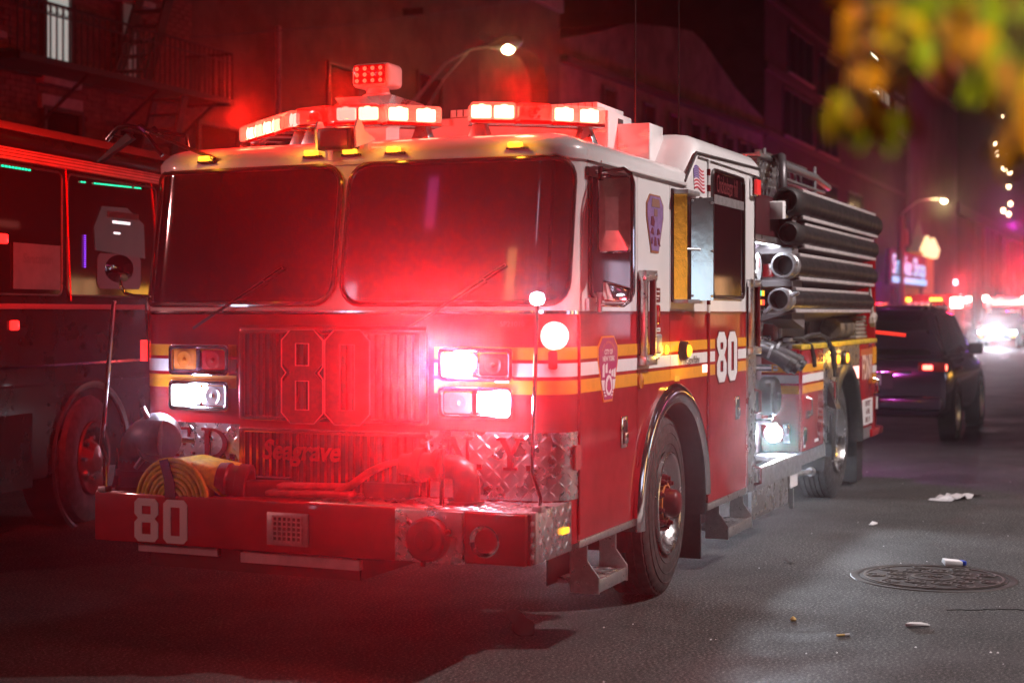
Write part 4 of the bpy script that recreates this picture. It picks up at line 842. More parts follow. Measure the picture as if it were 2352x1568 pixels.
P('hosebed_wall', MB().box(5.18, 8.30, 0.31, 0.35, 1.372, 2.62), GREYWALL); P('hosebed_seam', MB().box(6.55, 6.60, 0.295, 0.31, 1.375, 2.6), DARK)
P('hosebed', MB().box(5.18, 8.30, 0.35, 2.40, 1.3, 2.55), DARK)
P('spare_panel', MB().patch(lambda x, z, o: (x, 0.29 - o, z), 6.65, 7.75, 1.42, 1.70, 0.10, 0, 0.02), GREYWALL)
amber(6.62, 1.235, 0.045, False); amber(6.20, 1.235, 0.042, False)
P('side_marker_light', MB().lathe((6.55, -0.012, 1.135), (0, -1, 0), [(0, .03), (.02, .028), (.03, .001)], 14), E_AMBER)
P('red_reflector', MB().box(7.05, 7.35, -0.02, -0.008, 1.03, 1.14), E_REDW)  # glows by itself in place of reflected light
P('body_handle', MB().tube([(5.93, -.02, 1.06), (5.93, -.08, 1.05), (5.93, -.08, .87), (5.93, -.02, .86)], .014, 8), CHROME); P('step_pad', MB().hexa([(5.88, -.10, .82), (6.06, -.10, .82), (6.06, -.02, .86), (5.88, -.02, .86), (5.88, -.10, .84), (6.06, -.10, .84), (6.06, -.02, 1.04), (5.88, -.02, 1.04)]), BLACKPAINT)
# brackets, tread box, curved pipe, ladder rack, rear lights
tb = P('tread_box', MB().box(4.80, 5.52, 0.30, 1.9, 2.43, 2.84), TREAD, bevel=0.006)
P('tread_lugs', lugs(lugs(MB(), flat_x(4.80), 0.31, 1.0, 2.44, 2.83, 0.052, 0.004), lambda x, z, o: (x, 0.30 - o, z), 4.81, 5.51, 2.44, 2.83, 0.052, 0.004), TREAD, tb, smooth=0, stuff=True)
P('tread_box_lid', MB().box(4.77, 5.55, 0.27, 1.95, 2.842, 2.868), ALU, bevel=0.004)
P('overflow_pipe', MB().tube([(5.10, 0.16, 2.25), (5.04, 0.16, 2.45), (5.02, 0.16, 2.62), (5.06, 0.17, 2.78), (5.16, 0.2, 2.86), (5.28, 0.28, 2.86), (5.36, 0.36, 2.80)], 0.042, 14), GREYMETAL, smooth=60)
P('bay_box', MB().hexa([(4.45, .02, 2.33), (4.75, .02, 2.36), (4.75, .2, 2.36), (4.45, .2, 2.33), (4.45, .02, 2.46), (4.72, .02, 2.5), (4.72, .2, 2.5), (4.45, .2, 2.46)]), STRIPE_W, bevel=.005)
EDGE = mat('pale_metal_edge', (.55, .50, .50), .4, metal=.3, var=.2, vscale=12)
tube_rows = [(4.31, 7.98, 1.727, 0.075), (4.44, 8.18, 1.985, 0.083), (4.62, 8.25, 2.235, 0.080), (4.56, 8.36, 2.475, 0.098)]
for i, (xa, xb, z, r) in enumerate(tube_rows):
    xs = xa + 0.35
    tr_ = P('hose_tray', MB().prism([(-0.01 - r*.2, z - r - .012), (0.32, z - r - .11), (0.32, z - r - .10), (-0.01, z - r)], lambda y, zz, o: (o, y, zz), xs, xb - .1), GREYWALL)
    P('tray_edge', MB().box(xs, xb - .08, -0.035, 0.0, z - r - .022, z - r + .006), EDGE, tr_, bevel=.004)
    P('tray_rail', MB().box(xs + .12, xb - .05, -0.01, 0.03, z + r - .002, z + r + .024), EDGE, tr_, bevel=.004)
    P('tray_bracket', MB().prism([(5.2 - .1*i, z - r - .15), (5.2 - .1*i, z - r + .03), (4.75, z - r - .03), (4.75, z - r - .07)], SIDE, -.30, -.02), GREYWALL, tr_)
lr = P('ladder_rack', MB().cyl((5.45, 0.42, 2.90), (7.55, 0.42, 2.90), 0.035, n=12).cyl((7.5, 0.42, 2.90), (8.3, 0.45, 2.86), 0.03, n=12), STEEL)
P('rack_post', MB().cyl((5.5, .42, 2.55), (5.5, .42, 2.98), .016, n=8).cyl((7.5, .42, 2.55), (7.5, .42, 3.0), .016, n=8), STEEL, lr)
P('rack_rail', MB().box(5.5, 7.9, 0.40, 0.44, 2.775, 2.795), STEEL, lr)
P('rear_light_arm', MB().box(7.9, 9.0, 0.62, 0.70, 2.70, 2.76), STEEL)
rb = P('rear_lightbar', MB().box(8.1, 8.62, 0.40, 1.9, 2.62, 2.70), CLEARBAR, bevel=.012)
P('rear_red_lamp', MB().box(8.50, 8.62, 0.30, 0.42, 2.61, 2.71), E_RED, rb, bevel=.015); P('rear_lightbar_post', MB().cyl((8.5, 0.4, 2.2), (8.5, 0.4, 2.62), .018, n=8), REDLENS, rb)
P('rear_warning_light', MB().box(8.362, 8.40, 0.4, 0.75, 1.7, 1.85), E_PURPLE)
lamp('rear_warning_glow', 'POINT', (8.75, 0.75, 1.62), (0.75, 0.12, .75), 120, 0.1)
antenna(2.55, 0.55, 2.73, 3.4); antenna(4.35, 0.8, 2.6, 3.6)
P('red_glow_streak', MB().cyl((8.36, 0.0, 1.44), (8.42, -0.28, 1.41), .018, n=8), glow('dim_red_streak', (1, .03, .01), .8, (.5, .03, .02)))  # rod glows by itself to draw a red streak of light

# --- truck lamps
spot = lambda n, loc, aim, col, pw, ang, bl=0.6: lamp(n, 'SPOT', loc, col, pw, 0.04, aim, ang, bl)
spot('headlight_beam', (-0.30, 2.12, 1.20), (-8, 2.9, 0.2), (0.85, 0.9, 1.0), 30, 70)
spot('headlight_beam', (-0.30, 0.33, 1.20), (-8, 0.6, 0.0), (0.85, 0.9, 1.0), 30, 70)
lamp('headlight_spill', 'POINT', (-0.34, 2.12, 1.20), (0.72, 0.75, 1.0), 5, 0.05); lamp('headlight_spill', 'POINT', (-0.36, 0.33, 1.19), (0.9, 0.75, 1.0), 6, 0.05)
lamp('warning_flash', 'POINT', (-0.40, 0.54, 1.385), (1.0, 0.012, 0.02), 40, 0.06)
spot('warning_flash_beam', (-0.32, 0.54, 1.385), (-7.0, -1.35, 1.3), (1.0, 0.003, 0.012), 13500, 32, 0.9)
lamp('corner_reflection_fill', 'POINT', (-0.22, -0.10, 1.53), (1.0, 0.05, 0.07), 7, 0.04)  # light added for the corner disc; no lamp there
lamp('pole_glow', 'POINT', (-0.52, -0.02, 1.70), (0.9, 0.8, 1.0), 1.5, 0.03)
spot('body_spotlight_beam', (4.81, 0.185, 0.695), (3.0, -1.1, 0.0), (0.82, 0.90, 1.0), 230, 120)
P('under_body_lamp', MB().box(5.0, 5.2, 2.0, 2.08, .46, .54), E_WHITE)
lamp('under_body_light', 'POINT', (5.0, 1.95, .46), (.80, .88, 1.0), 420, .05)
for y in (2.06, 1.40, 1.175, 0.93, 0.285):
    lamp('roof_marker_glow', 'POINT', (fp(y, 2.44, 0.07)[0], y, 2.47), (1.0, 0.42, 0.03), 0.9, 0.02)

CAMP = (-6.9, -2.5, 1.6)  # spots below are added at the lamps, aimed at the camera for bloom
spot('warning_flash_bloom', (-0.30, 0.54, 1.385), CAMP, (1.0, .30, .32), 900, 40, 1.0)
spot('headlight_bloom', (-0.30, 0.34, 1.195), CAMP, (.90, .55, 1.0), 65, 44, 1.0)
spot('headlight_bloom', (-0.30, 2.10, 1.20), CAMP, (.65, .55, 1.0), 55, 44, 1.0)
spot('body_spotlight_bloom', (4.79, 0.185, 0.695), CAMP, (.65, .75, 1.0), 50, 44, 1.0)
spot('corner_reflection_bloom', (-0.16, -0.03, 1.515), CAMP, (1.0, .40, .45), 40, 44, 1.0)
spot('pole_bloom', (-0.50, 0.0, 1.70), CAMP, (.95, .60, 1.0), 30, 44, 1.0)
# ------------------------------------------------------------------ gear carried on the truck
def suction_hose(xa, xb, z, r, capped, label):
    t = thing('suction_hose', label, 'suction hose', (xa, 0.02, z - r), 'hard suction hoses on the near side')
    m = MB(); n = 70; rr = [r * (1.0 + 0.02 * (k % 2)) for k in range(n)]
    m.tube([(xa + .16 + (xb - xa - .2) * k / (n - 1), 0.02, z) for k in range(n)], rr, 24, caps=True)
    obj('hose_body', m, HOSE, t, smooth=60)
    if capped:
        obj('hose_cap', MB().lathe((xa + .22, 0.02, z), (-1, 0, 0), [(0, r*1.02), (.04, r*1.14), (.16, r*1.14), (.22, r*1.05), (.24, r*.9), (.235, r*.8), (.12, r*.78), (.12, .001)], 28), BLACK, t, smooth=40)
    else:
        obj('coupling', MB().lathe((xa + .22, 0.02, z), (-1, 0, 0), [(0, r*1.02), (.02, r*1.16), (.09, r*1.18), (.10, r*1.08), (.21, r*1.12), (.22, r*1.10), (.222, r*.93), (.10, r*.90), (-.2, r*.86), (-.3, .001)], 32), STEEL, t, smooth=35)
        for a in ((160, 320) if z < 1.8 else (170, 350)):
            c_, s_ = math.cos(math.radians(a)), math.sin(math.radians(a)); L_ = .075 if z < 1.8 else .02
            obj('coupling_lug', MB().hexa([(xa + .02, .02 + c_*r*1.05 - s_*.016, z + s_*r*1.05 + c_*.016), (xa + .02, .02 + c_*r*1.05 + s_*.016, z + s_*r*1.05 - c_*.016), (xa + .07, .02 + c_*r*1.05 + s_*.016, z + s_*r*1.05 - c_*.016), (xa + .07, .02 + c_*r*1.05 - s_*.016, z + s_*r*1.05 + c_*.016), (xa + .02, .02 + c_*(r*1.05+L_) - s_*.012, z + s_*(r*1.05+L_) + c_*.012), (xa + .02, .02 + c_*(r*1.05+L_) + s_*.012, z + s_*(r*1.05+L_) - c_*.012), (xa + .06, .02 + c_*(r*1.05+L_) + s_*.012, z + s_*(r*1.05+L_) - c_*.012), (xa + .06, .02 + c_*(r*1.05+L_) - s_*.012, z + s_*(r*1.05+L_) + c_*.012)]), STEEL, t, bevel=.004)
    obj('end_strap', MB().lathe((xb - .12, 0.02, z), (1, 0, 0), [(0, r*1.06), (.05, r*1.06)], 20), BLACK, t)
    return t
labs = ['lowest black suction hose with open grey coupling and two lugs', 'second suction hose from the bottom with open silver coupling', 'third suction hose from the bottom with dark capped end', 'topmost and thickest black suction hose on the truck side']
for (xa, xb, z, r), lb, c_ in zip(tube_rows, labs, (False, False, True, True)): suction_hose(xa, xb, z, r, c_, lb)
# ladder behind the rack
t = thing('roof_ladder', 'silver ladder lying on edge above the suction hoses', 'ladder', (5.6, 0.5, 2.78))
for z in (2.80, 2.965): obj('rail', MB().box(5.62, 7.45, 0.48, 0.53, z - .02, z + .02), ALU, t, bevel=.004)
for k in range(7): obj('rung', MB().cyl((5.78 + k*.25, .505, 2.80), (5.78 + k*.25, .505, 2.965), .014, n=8), ALU, t)
# rolled yellow hose in the bumper tray
t = thing('rolled_hose', 'rolled yellow fire hose strapped on the front bumper', 'fire hose', (-0.42, 1.935, 0.695))
cy0, cz0 = 1.935, 0.695
m = MB()
for ring_ in range(7):
    r0 = 0.205 - ring_ * 0.024
    pr = []
    for k in range(25):
        a = PI * k / 24; pr.append((cy0 + r0*math.cos(a), cz0 + r0*math.sin(a)))
    m.tube([(-0.565 + 0.006*(ring_ % 2), y, z) for y, z in pr], 0.0115, 8)
obj('hose_coil', m, YEL_HOSE, t, smooth=60)
def hyz(y, z, o): return (o, y, z)
m = MB(); out = [(cy0 + 0.209*math.cos(PI*k/24), cz0 + 0.209*math.sin(PI*k/24)) for k in range(25)]; inn = [(cy0 + 0.055*math.cos(PI*k/24), cz0 + 0.055*math.sin(PI*k/24)) for k in range(25)]
for k in range(24): m.prism([out[k], out[k+1], inn[k+1], inn[k]], hyz, -0.558, -0.30)
obj('hose_wall', m, YEL_HOSE, t, smooth=40)
obj('hose_flap', MB().hexa([(-0.56, 1.80, .80), (-0.35, 1.78, .82), (-0.35, 1.62, .73), (-0.55, 1.66, .71), (-0.56, 1.86, .898), (-0.33, 1.86, .905), (-0.33, 1.64, .875), (-0.55, 1.70, .86)]), YEL_HOSE, t, bevel=.03, segs=3)
m = MB(); m.tube([(-0.585, 1.975, .90), (-0.588, 1.955, .80), (-0.588, 1.945, .70)], .004, 6)
obj('hose_strap', MB().prism([(1.955, .905), (2.005, .895), (1.975, .80), (1.97, .70), (1.905, .70), (1.915, .79)], flat_x(-0.572), 0, .008), BLACK, t)
t = thing('hose_coupling', 'dark red hose coupling lying beside the yellow roll on the bumper', 'hose coupling', (-0.45, 1.66, 0.695))
obj('coupling_barrel', MB().lathe((-0.47, 1.72, 0.80), (0.25, -1, -0.12), [(0, .02), (0, .085), (.05, .092), (.06, .082), (.10, .082), (.105, .095), (.155, .095), (.16, .07), (.13, .05), (.05, .001)], 28), DARKRED, t, smooth=35)
FABR = mat('red_hose_fabric', (0.40, 0.02, 0.03), 0.75, var=0.3, vscale=25, bump=0.3, bscale=120)
t = thing('folded_hose', 'flat red hose folded on the bumper deck beside the valve', 'fire hose', (-0.38, 1.0, 0.73))
for (x0, y0, x1, y1, z, w_) in ((-0.50, 1.42, -0.44, 0.98, .755, .10), (-0.47, 1.38, -0.38, 1.02, .785, .10)):
    obj('hose_fold', slab(MB(), (x0, y0), (x1, y1), w_, z - .014, z + .014), FABR, t, bevel=.013, segs=3)
def ribbon(path, wid, th):
    m = MB(); vs = []
    for (x, y, z) in path: vs += [(x - wid/2, y, z), (x + wid/2, y, z), (x + wid/2, y, z + th), (x - wid/2, y, z + th)]
    fs = [(i*4+j, i*4+(j+1) % 4, i*4+4+(j+1) % 4, i*4+4+j) for i in range(len(path)-1) for j in range(4)] + [(0,1,2,3), tuple((len(path)-1)*4 + j for j in (3,2,1,0))]
    m.add(vs, fs); return m
obj('hose_length', ribbon([(-0.42, 1.08, .745), (-.40, 1.0, .79), (-.38, .92, .85), (-.37, .84, .885), (-.36, .78, .90), (-.36, .72, .90)], .09, .03), FABR, t, bevel=.008)
obj('hose_end', MB().cyl((-.36, .76, .905), (-.36, .70, .905), .05, n=18), DARKRED, t)
t = thing('dark_tarp_bundle', 'dark red strap bundle lying in the bumper tray left of the folded hose', 'bundle', (-0.4, 1.5, 0.7))
obj('bundle_fold', slab(slab(MB(), (-.44, 1.60), (-.36, 1.36), .12, .70, .80), (-.34, 1.5), (-.3, 1.28), .10, .70, .76), DARKRED, t, bevel=.03, segs=3)
# pack of folded hose, round bag and straps over the rear compartments
OLIVE = mat('olive_canvas', (0.13, 0.10, 0.07), 0.85, var=0.4, vscale=14, bump=0.4, bscale=60)
t = thing('gear_roll', 'brown canvas gear roll lying on the rear body top', 'gear bag', (7.2, 0.14, 1.38))
obj('roll', MB().lathe((6.92, .15, 1.49), (1, 0, 0), [(0, .001), (.0, .09), (.03, .105), (.22, .098), (.45, .105), (.62, .10), (.64, .001)], 20), OLIVE, t, smooth=50)
for x in (7.08, 7.34): obj('roll_band', MB().lathe((x, .15, 1.49), (1, 0, 0), [(0, .108), (.04, .108)], 20), BLACK, t)
t = thing('folded_hose', 'stack of grey folded hose at the rear end of the body top', 'fire hose', (7.9, 0.14, 1.38))
for k in range(6): obj('hose_fold', slab(MB(), (7.58 + .02*(k % 2), .14), (8.22 - .03*(k % 3), .15), .19, 1.385 + .037*k, 1.417 + .037*k), mat('grey_hose_canvas', (0.24, 0.20, 0.16), 0.85, var=0.3, bump=0.3), t, bevel=.012, segs=2)
t = thing('strap', 'black webbing strap hanging over the yellow body edge beside the wheel arch', 'strap', (5.95, 0.0, 1.38))
obj('webbing', MB().tube([(5.35, .12, 1.40), (5.5, .05, 1.44), (5.75, .02, 1.45), (5.9, -.02, 1.41), (5.98, -.05, 1.30), (6.02, -.06, 1.17), (6.10, -.05, 1.13), (6.2, -.03, 1.2), (6.18, .0, 1.36)], .022, 6), BLACK, t)
obj('buckle', MB().box(6.0, 6.14, -.075, -.045, 1.09, 1.17), BLACKPAINT, t, bevel=.01)
t = thing('strap', 'short dark strap draped on the front corner of the body top', 'strap', (5.1, 0.1, 1.38))
obj('webbing', MB().tube([(4.98, .22, 1.39), (5.1, .15, 1.43), (5.22, .05, 1.42), (5.28, -.02, 1.36), (5.33, -.03, 1.27), (5.36, -.028, 1.20)], .018, 6), BLACK, t)
obj('buckle', MB().box(5.05, 5.25, .10, .16, 1.40, 1.43), STEEL, t, bevel=.006)
t = thing('rope_coil', 'loop of pale rope hung at the rear corner above the gear', 'rope', (8.1, 0.0, 1.55))
obj('rope', MB().tube([(8.1 + .06*math.cos(k*.7), -.02 + .02*math.sin(k*.9), 1.56 + .06*math.sin(k*.7)) for k in range(26)], .014, 6).tube([(8.1, -.02, 1.6), (8.0, 0, 1.9), (7.95, .02, 2.1)], .012, 6), mat('pale_rope', (0.45, 0.38, 0.34), 0.8), t)
# ------------------------------------------------------------------ ground
def asphalt():
    m = D.materials.new('asphalt'); m.use_nodes = True; nt = m.node_tree; N = nt.nodes; L = nt.links; b = N['Principled BSDF']
    tc = N.new('ShaderNodeTexCoord')
    def noise(sc, det, ro=0.6, st=None):
        n = N.new('ShaderNodeTexNoise'); n.inputs['Scale'].default_value = sc; n.inputs['Detail'].default_value = det; n.inputs['Roughness'].default_value = ro
        s = tc.outputs['Object']
        if st:
            mp = N.new('ShaderNodeMapping'); mp.inputs['Scale'].default_value = st; L.new(s, mp.inputs[0]); s = mp.outputs[0]
        L.new(s, n.inputs['Vector']); return n
    def ramp(src, stops):
        r = N.new('ShaderNodeValToRGB'); e = r.color_ramp.elements
        e[0].position, e[0].color = stops[0][0], (*stops[0][1], 1); e[1].position, e[1].color = stops[-1][0], (*stops[-1][1], 1)
        for p, c in stops[1:-1]:
            q = e.new(p); q.color = (*c, 1)
        L.new(src, r.inputs[0]); return r
    def mul(a, bb, f=1.0, mode='MULTIPLY'):
        x = N.new('ShaderNodeMix'); x.data_type = 'RGBA'; x.blend_type = mode; x.inputs[0].default_value = f
        L.new(a, x.inputs[6]); L.new(bb, x.inputs[7]); return x.outputs[2]
    fine = ramp(noise(62, 4, 0.8).outputs['Fac'], [(0.36, (0.004,)*3), (0.48, (0.040, 0.039, 0.039)), (0.55, (0.062, 0.060, 0.060)), (0.64, (0.26, 0.25, 0.245))])
    big = ramp(noise(0.9, 5).outputs['Fac'], [(0.3, (0.62, 0.60, 0.60)), (0.7, (1.15, 1.13, 1.12))])
    drag = ramp(noise(1.3, 6, 0.6, (0.35, 2.4, 1)).outputs['Fac'], [(0.28, (0.6,)*3), (0.45, (1.0,)*3)])
    oil = ramp(noise(0.55, 3, 0.5).outputs['Fac'], [(0.25, (0.45,)*3), (0.42, (1.0,)*3)])
    c = mul(mul(mul(fine.outputs[0], big.outputs[0]), drag.outputs[0], 0.7), oil.outputs[0], 0.8)
    pale = ramp(noise(3.0, 6, 0.7, (0.6, 2.2, 1)).outputs['Fac'], [(0.64, (0.0,)*3), (0.76, (0.035, 0.030, 0.026))])
    c = mul(c, pale.outputs[0], 1.0, 'ADD'); L.new(c, b.inputs['Base Color'])
    rr = N.new('ShaderNodeMapRange'); rr.inputs[1].default_value = 0.35; rr.inputs[2].default_value = 0.65; rr.inputs[3].default_value = 0.62; rr.inputs[4].default_value = 0.92; b.inputs['Specular IOR Level'].default_value = 0.4
    L.new(noise(1.1, 4).outputs['Fac'], rr.inputs[0]); L.new(rr.outputs[0], b.inputs['Roughness'])
    bp = N.new('ShaderNodeBump'); bp.inputs['Strength'].default_value = 0.75; bp.inputs['Distance'].default_value = 0.012
    L.new(noise(70, 4, 0.8).outputs['Fac'], bp.inputs['Height']); L.new(bp.outputs[0], b.inputs['Normal'])
    return m
ASPH = asphalt()
struct('road', MB().box(-18, 215, -3.4, 10.6, -0.3, 0.0), ASPH, smooth=0)
CONC = mat('pavement_concrete', (0.24, 0.23, 0.22), 0.8, var=0.25, vscale=3, bump=0.3, bscale=60)
struct('far_pavement', MB().box(-18, 215, 10.72, 30, -0.3, 0.13), CONC, smooth=0); struct('far_kerb', MB().box(-18, 215, 10.6, 10.72, -0.3, 0.14), CONC, smooth=0)
struct('near_pavement', MB().box(-18, 215, -20, -3.52, -0.3, 0.13), CONC, smooth=0); struct('near_kerb', MB().box(-18, 215, -3.52, -3.4, -0.3, 0.14), CONC, smooth=0)
LINE = mat('worn_road_paint', (0.62, 0.60, 0.58), 0.6, var=0.5, vscale=6)
lm = MB()
for k in range(12): lm.box(24 + k*9, 27 + k*9, 2.75, 2.87, 0.0, 0.004)
struct('lane_marking', lm, LINE, smooth=0)
def blob(cx, cy, rx, ry, rot, n=28, seed=1):
    r_ = random.Random(seed); out = []
    ph = [r_.uniform(0, 6.28) for _ in range(4)]
    for k in range(n):
        a = 2*PI*k/n; q = 1 + .18*math.sin(2*a + ph[0]) + .12*math.sin(3*a + ph[1]) + .07*math.sin(5*a + ph[2])
        x, y = rx*q*math.cos(a), ry*q*math.sin(a); out.append((cx + x*math.cos(rot) - y*math.sin(rot), cy + x*math.sin(rot) + y*math.cos(rot)))
    return out
WET = mat('wet_asphalt', (0.018, 0.016, 0.018), 0.06, spec=0.6, bump=0.06, bscale=25)
m = MB(); m.prism(blob(0.50, 0.50, .30, .07, .5, seed=4), up_z(0), 0.0, 0.004);
struct('puddle', m, WET, smooth=0)
m = MB(); pts = []
for k in range(40):
    t_ = k/39; pts.append((1.75 + 0.5*t_ + .03*math.sin(9*t_) + random.uniform(-.02, .02), -1.50 - 1.3*t_ + random.uniform(-.02, .02)))
for a, b_ in zip(pts, pts[1:]):
    d = Vector((b_[0]-a[0], b_[1]-a[1])); q = Vector((-d.y, d.x)).normalized() * random.uniform(.004, .011)
    m.prism([(a[0]-q.x, a[1]-q.y), (b_[0]-q.x, b_[1]-q.y), (b_[0]+q.x, b_[1]+q.y), (a[0]+q.x, a[1]+q.y)], up_z(0), 0, .003)
struct('road_crack', m, DARK, smooth=0)
# manhole cover
IRON = mat('worn_iron', (0.045, 0.034, 0.032), 0.6, metal=0.3, var=0.4, vscale=10, bump=0.25, bscale=90); IRON2 = mat('polished_iron_relief', (0.13, 0.115, 0.11), 0.5, metal=0.4, var=0.3, vscale=12)
mhx, mhy = 2.78, -1.30
t = thing('manhole_cover', 'round iron manhole cover with a ring and hexagon pattern set in the road', 'manhole cover', (mhx, mhy, 0))
obj('cover_plate', MB().lathe((mhx, mhy, 0), (0, 0, 1), [(.001, .44), (.005, .44), (.006, .001)], 48), IRON, t)
obj('cover_rim', MB().lathe((mhx, mhy, 0), (0, 0, 1), [(.001, .50), (.005, .495), (.005, .455), (.003, .45)], 56), IRON, t)
m = MB(); zt = .010
def arc_ring(cx, cy, r, wd, a0=0, a1=360, n=18):
    for k in range(n):
        p, q = math.radians(a0 + (a1-a0)*k/n), math.radians(a0 + (a1-a0)*(k+1)/n)
        m.prism([(cx + (r-wd)*math.cos(p), cy + (r-wd)*math.sin(p)), (cx + r*math.cos(p), cy + r*math.sin(p)), (cx + r*math.cos(q), cy + r*math.sin(q)), (cx + (r-wd)*math.cos(q), cy + (r-wd)*math.sin(q))], up_z(0), .005, zt)
arc_ring(mhx, mhy, .135, .022, n=28); arc_ring(mhx, mhy, .42, .014, n=40)
for k in range(9): arc_ring(mhx + .06*math.cos(k*.7)*(k % 3)/2, mhy + .06*math.sin(k*.7)*(k % 3)/2, .02, .012, n=6)
for k in range(9):
    a = 2*PI*k/9; cx, cy_ = mhx + .225*math.cos(a), mhy + .225*math.sin(a); arc_ring(cx, cy_, .068, .012, n=6); arc_ring(cx, cy_, .034, .022, n=8)
    a2 = a + PI/9; cx, cy_ = mhx + .345*math.cos(a2), mhy + .345*math.sin(a2); arc_ring(cx, cy_, .062, .012, a0=0, a1=250 + 10*k, n=7); arc_ring(cx, cy_, .026, .016, n=7)
obj('cover_relief', m, IRON2, t, smooth=0, stuff=True)
# litter
PAPER = mat('white_card', (0.72, 0.72, 0.74), 0.6, var=0.1)
def mat_rot(x, y, z, a): return T(x, y, z) @ Matrix.Rotation(a, 4, 'Z')
t = thing('cigarette_box', 'small white and blue card box lying at the edge of the manhole cover', 'box', (3.29, -1.33, .001))
q = lambda name, mb, mm, **k: obj(name, mb, mm, t, **k)
A_ = mat_rot(3.29, -1.35, .004, -1.0)
q('box_body', MB().hexa([(-.06, -.03, 0), (.06, -.03, 0), (.06, .03, .004), (-.06, .03, .02), (-.06, -.028, .035), (.06, -.03, .026), (.06, .03, .03), (-.055, .028, .045)]), PAPER, mw=A_, bevel=.003)
q('box_end', MB().box(.0605, .085, -.03, .03, .0, .028), mat('blue_card', (0.02, 0.06, 0.5), 0.5), mw=A_, bevel=.003)
t = thing('plastic_peg', 'white plastic clip lying on the asphalt nearest the frame edge', 'litter', (1.21, -1.43, .001))
A_ = mat_rot(1.21, -1.43, .003, -1.15)
for s_ in (-1, 1): obj('clip_arm', MB().tube([(-.055, 0, .010), (-.03, s_*.012, .012), (.02, s_*.013, .012), (.06, s_*.011 - .002, .009)], [.010, .012, .010, .006], 8), PAPER, t, mw=A_)
BUTT = mat('cigarette_paper', (0.72, 0.48, 0.16), 0.7)
for x, y, a, lb in ((0.845, -1.125, 2.3, 'bent cigarette end with frayed pale tip on the asphalt'), (1.13, -.80, .6, 'tiny crumpled yellow scrap left of the cigarette end')):
    t = thing('cigarette_end' if 'bent' in lb else 'yellow_scrap', lb, 'litter', (x, y, .001))
    if 'bent' in lb: obj('filter', MB().cyl((0, 0, .007), (.045, 0, .007), .006, n=8), BUTT, t, mw=mat_rot(x, y, 0, a)); obj('paper_end', MB().cyl((-.025, .004, .007), (0, 0, .007), .008, .006, n=8), PAPER, t, mw=mat_rot(x, y, 0, a))
    else: obj('scrap', MB().lathe((x, y, .001), (0, 0, 1), [(0, .014), (.008, .018), (.018, .010), (.024, .001)], 7), BUTT, t, smooth=0)
t = thing('plastic_wrapper', 'crumpled clear plastic wrapper flat on the road beyond the truck rear wheel', 'litter', (6.95, -1.0, .001))
m = MB(); r_ = random.Random(3); gx, gy = 12, 5
m.add([(6.75 + .05*i + r_.uniform(-.015, .015), -.80 - .035*i*.6 + .05*j - .12 + r_.uniform(-.012, .012), .004 + r_.uniform(0, .045)*math.sin(PI*(i+.5)/12)) for i in range(gx) for j in range(gy)], [(i*gy+j, i*gy+j+1, (i+1)*gy+j+1, (i+1)*gy+j) for i in range(gx-1) for j in range(gy-1)])
obj('film', m, mat('clear_film', (0.6, 0.58, 0.6), 0.2, coat=0.5), t, smooth=0)
r_ = random.Random(11); m = MB()
for k in range(45):
    x, y = r_.uniform(-1.5, 9), r_.uniform(-2.6, .2); s_ = r_.uniform(.003, .009); m.add([(x - s_, y, .002), (x, y - s_*.6, .003), (x + s_, y + s_*.3, .006), (x, y + s_, .002)], [(0, 1, 2, 3)])
struct('road_grit', m, PAPER, smooth=0)['kind'] = 'stuff'
m = MB(); m.prism(blob(3.0, -.35, .07, .022, .4, seed=6), up_z(0), .001, .006); o = obj('dark_scrap', m, BLACK); tag(o, 'dark flat scrap on the lit road behind the front mud flap', 'litter')
o = obj('paper_scrap', MB().hexa([(5.0, -.55, .002), (5.1, -.57, .002), (5.1, -.53, .004), (5.0, -.52, .002), (5.0, -.55, .008), (5.1, -.57, .012), (5.1, -.53, .02), (5.0, -.52, .008)]), PAPER); tag(o, 'small white paper scrap beyond the rear cab step', 'litter')

# ------------------------------------------------------------------ bus parked beyond the engine
bth = math.radians(8.2); MBUS = T(2.74, 5.17, 0) @ Matrix.Rotation(bth, 4, 'Z')
bus = thing('bus', 'dark bus with pale domed roof parked beyond the fire engine', 'bus', None, mw=MBUS)
BP = lambda name, mb, mm, par=None, **k: obj(name, mb, mm, par or bus, mw=MBUS, **k)
BUSD = mat('dark_bus_paint', (0.010, 0.006, 0.008), 0.25, spec=.25, coat=0.15, var=0.3, vscale=4, rvar=0.06)
BP('body', MB().box(-2.6, 9.2, -0.08, 2.45, 0.40, 2.74), BUSD, bevel=.04)
BP('cornice', MB().box(-2.6, 9.2, -0.10, 2.47, 2.80, 2.93), BUSD, bevel=.02)
BP('band', MB().box(-2.6, 9.2, -0.115, 2.48, 2.715, 2.80), mat('pale_bus_band', (.30, .28, .28), .35, var=.2), bevel=.01)
for z in (2.735, 2.76, 2.782): BP('band_groove', MB().box(-2.6, 9.2, -0.120, -.11, z - .003, z + .003), DARK)
m = MB(); secs = []
for x, h, ins in ((-2.6, .02, .1), (-2.2, .10, .06), (-1.0, .15, .04), (1.5, .16, .04), (2.2, .13, .05), (9.1, .12, .05)):
    secs.append([(x, -0.09 + ins, 2.93), (x, 0.02 + ins, 2.93 + h*.55), (x, .3, 2.93 + h*.9), (x, 1.2, 2.93 + h*1.1), (x, 2.1, 2.93 + h*.9), (x, 2.4 - ins, 2.93)])
n = 6; m.add([p for s_ in secs for p in s_], [(i*n+j, i*n+j+1, (i+1)*n+j+1, (i+1)*n+j) for i in range(len(secs)-1) for j in range(n-1)] + [tuple(range(n))])
BP('roof', m, mat('pale_bus_roof', (0.22, 0.20, 0.20), 0.6, var=0.2, vscale=2), smooth=50)
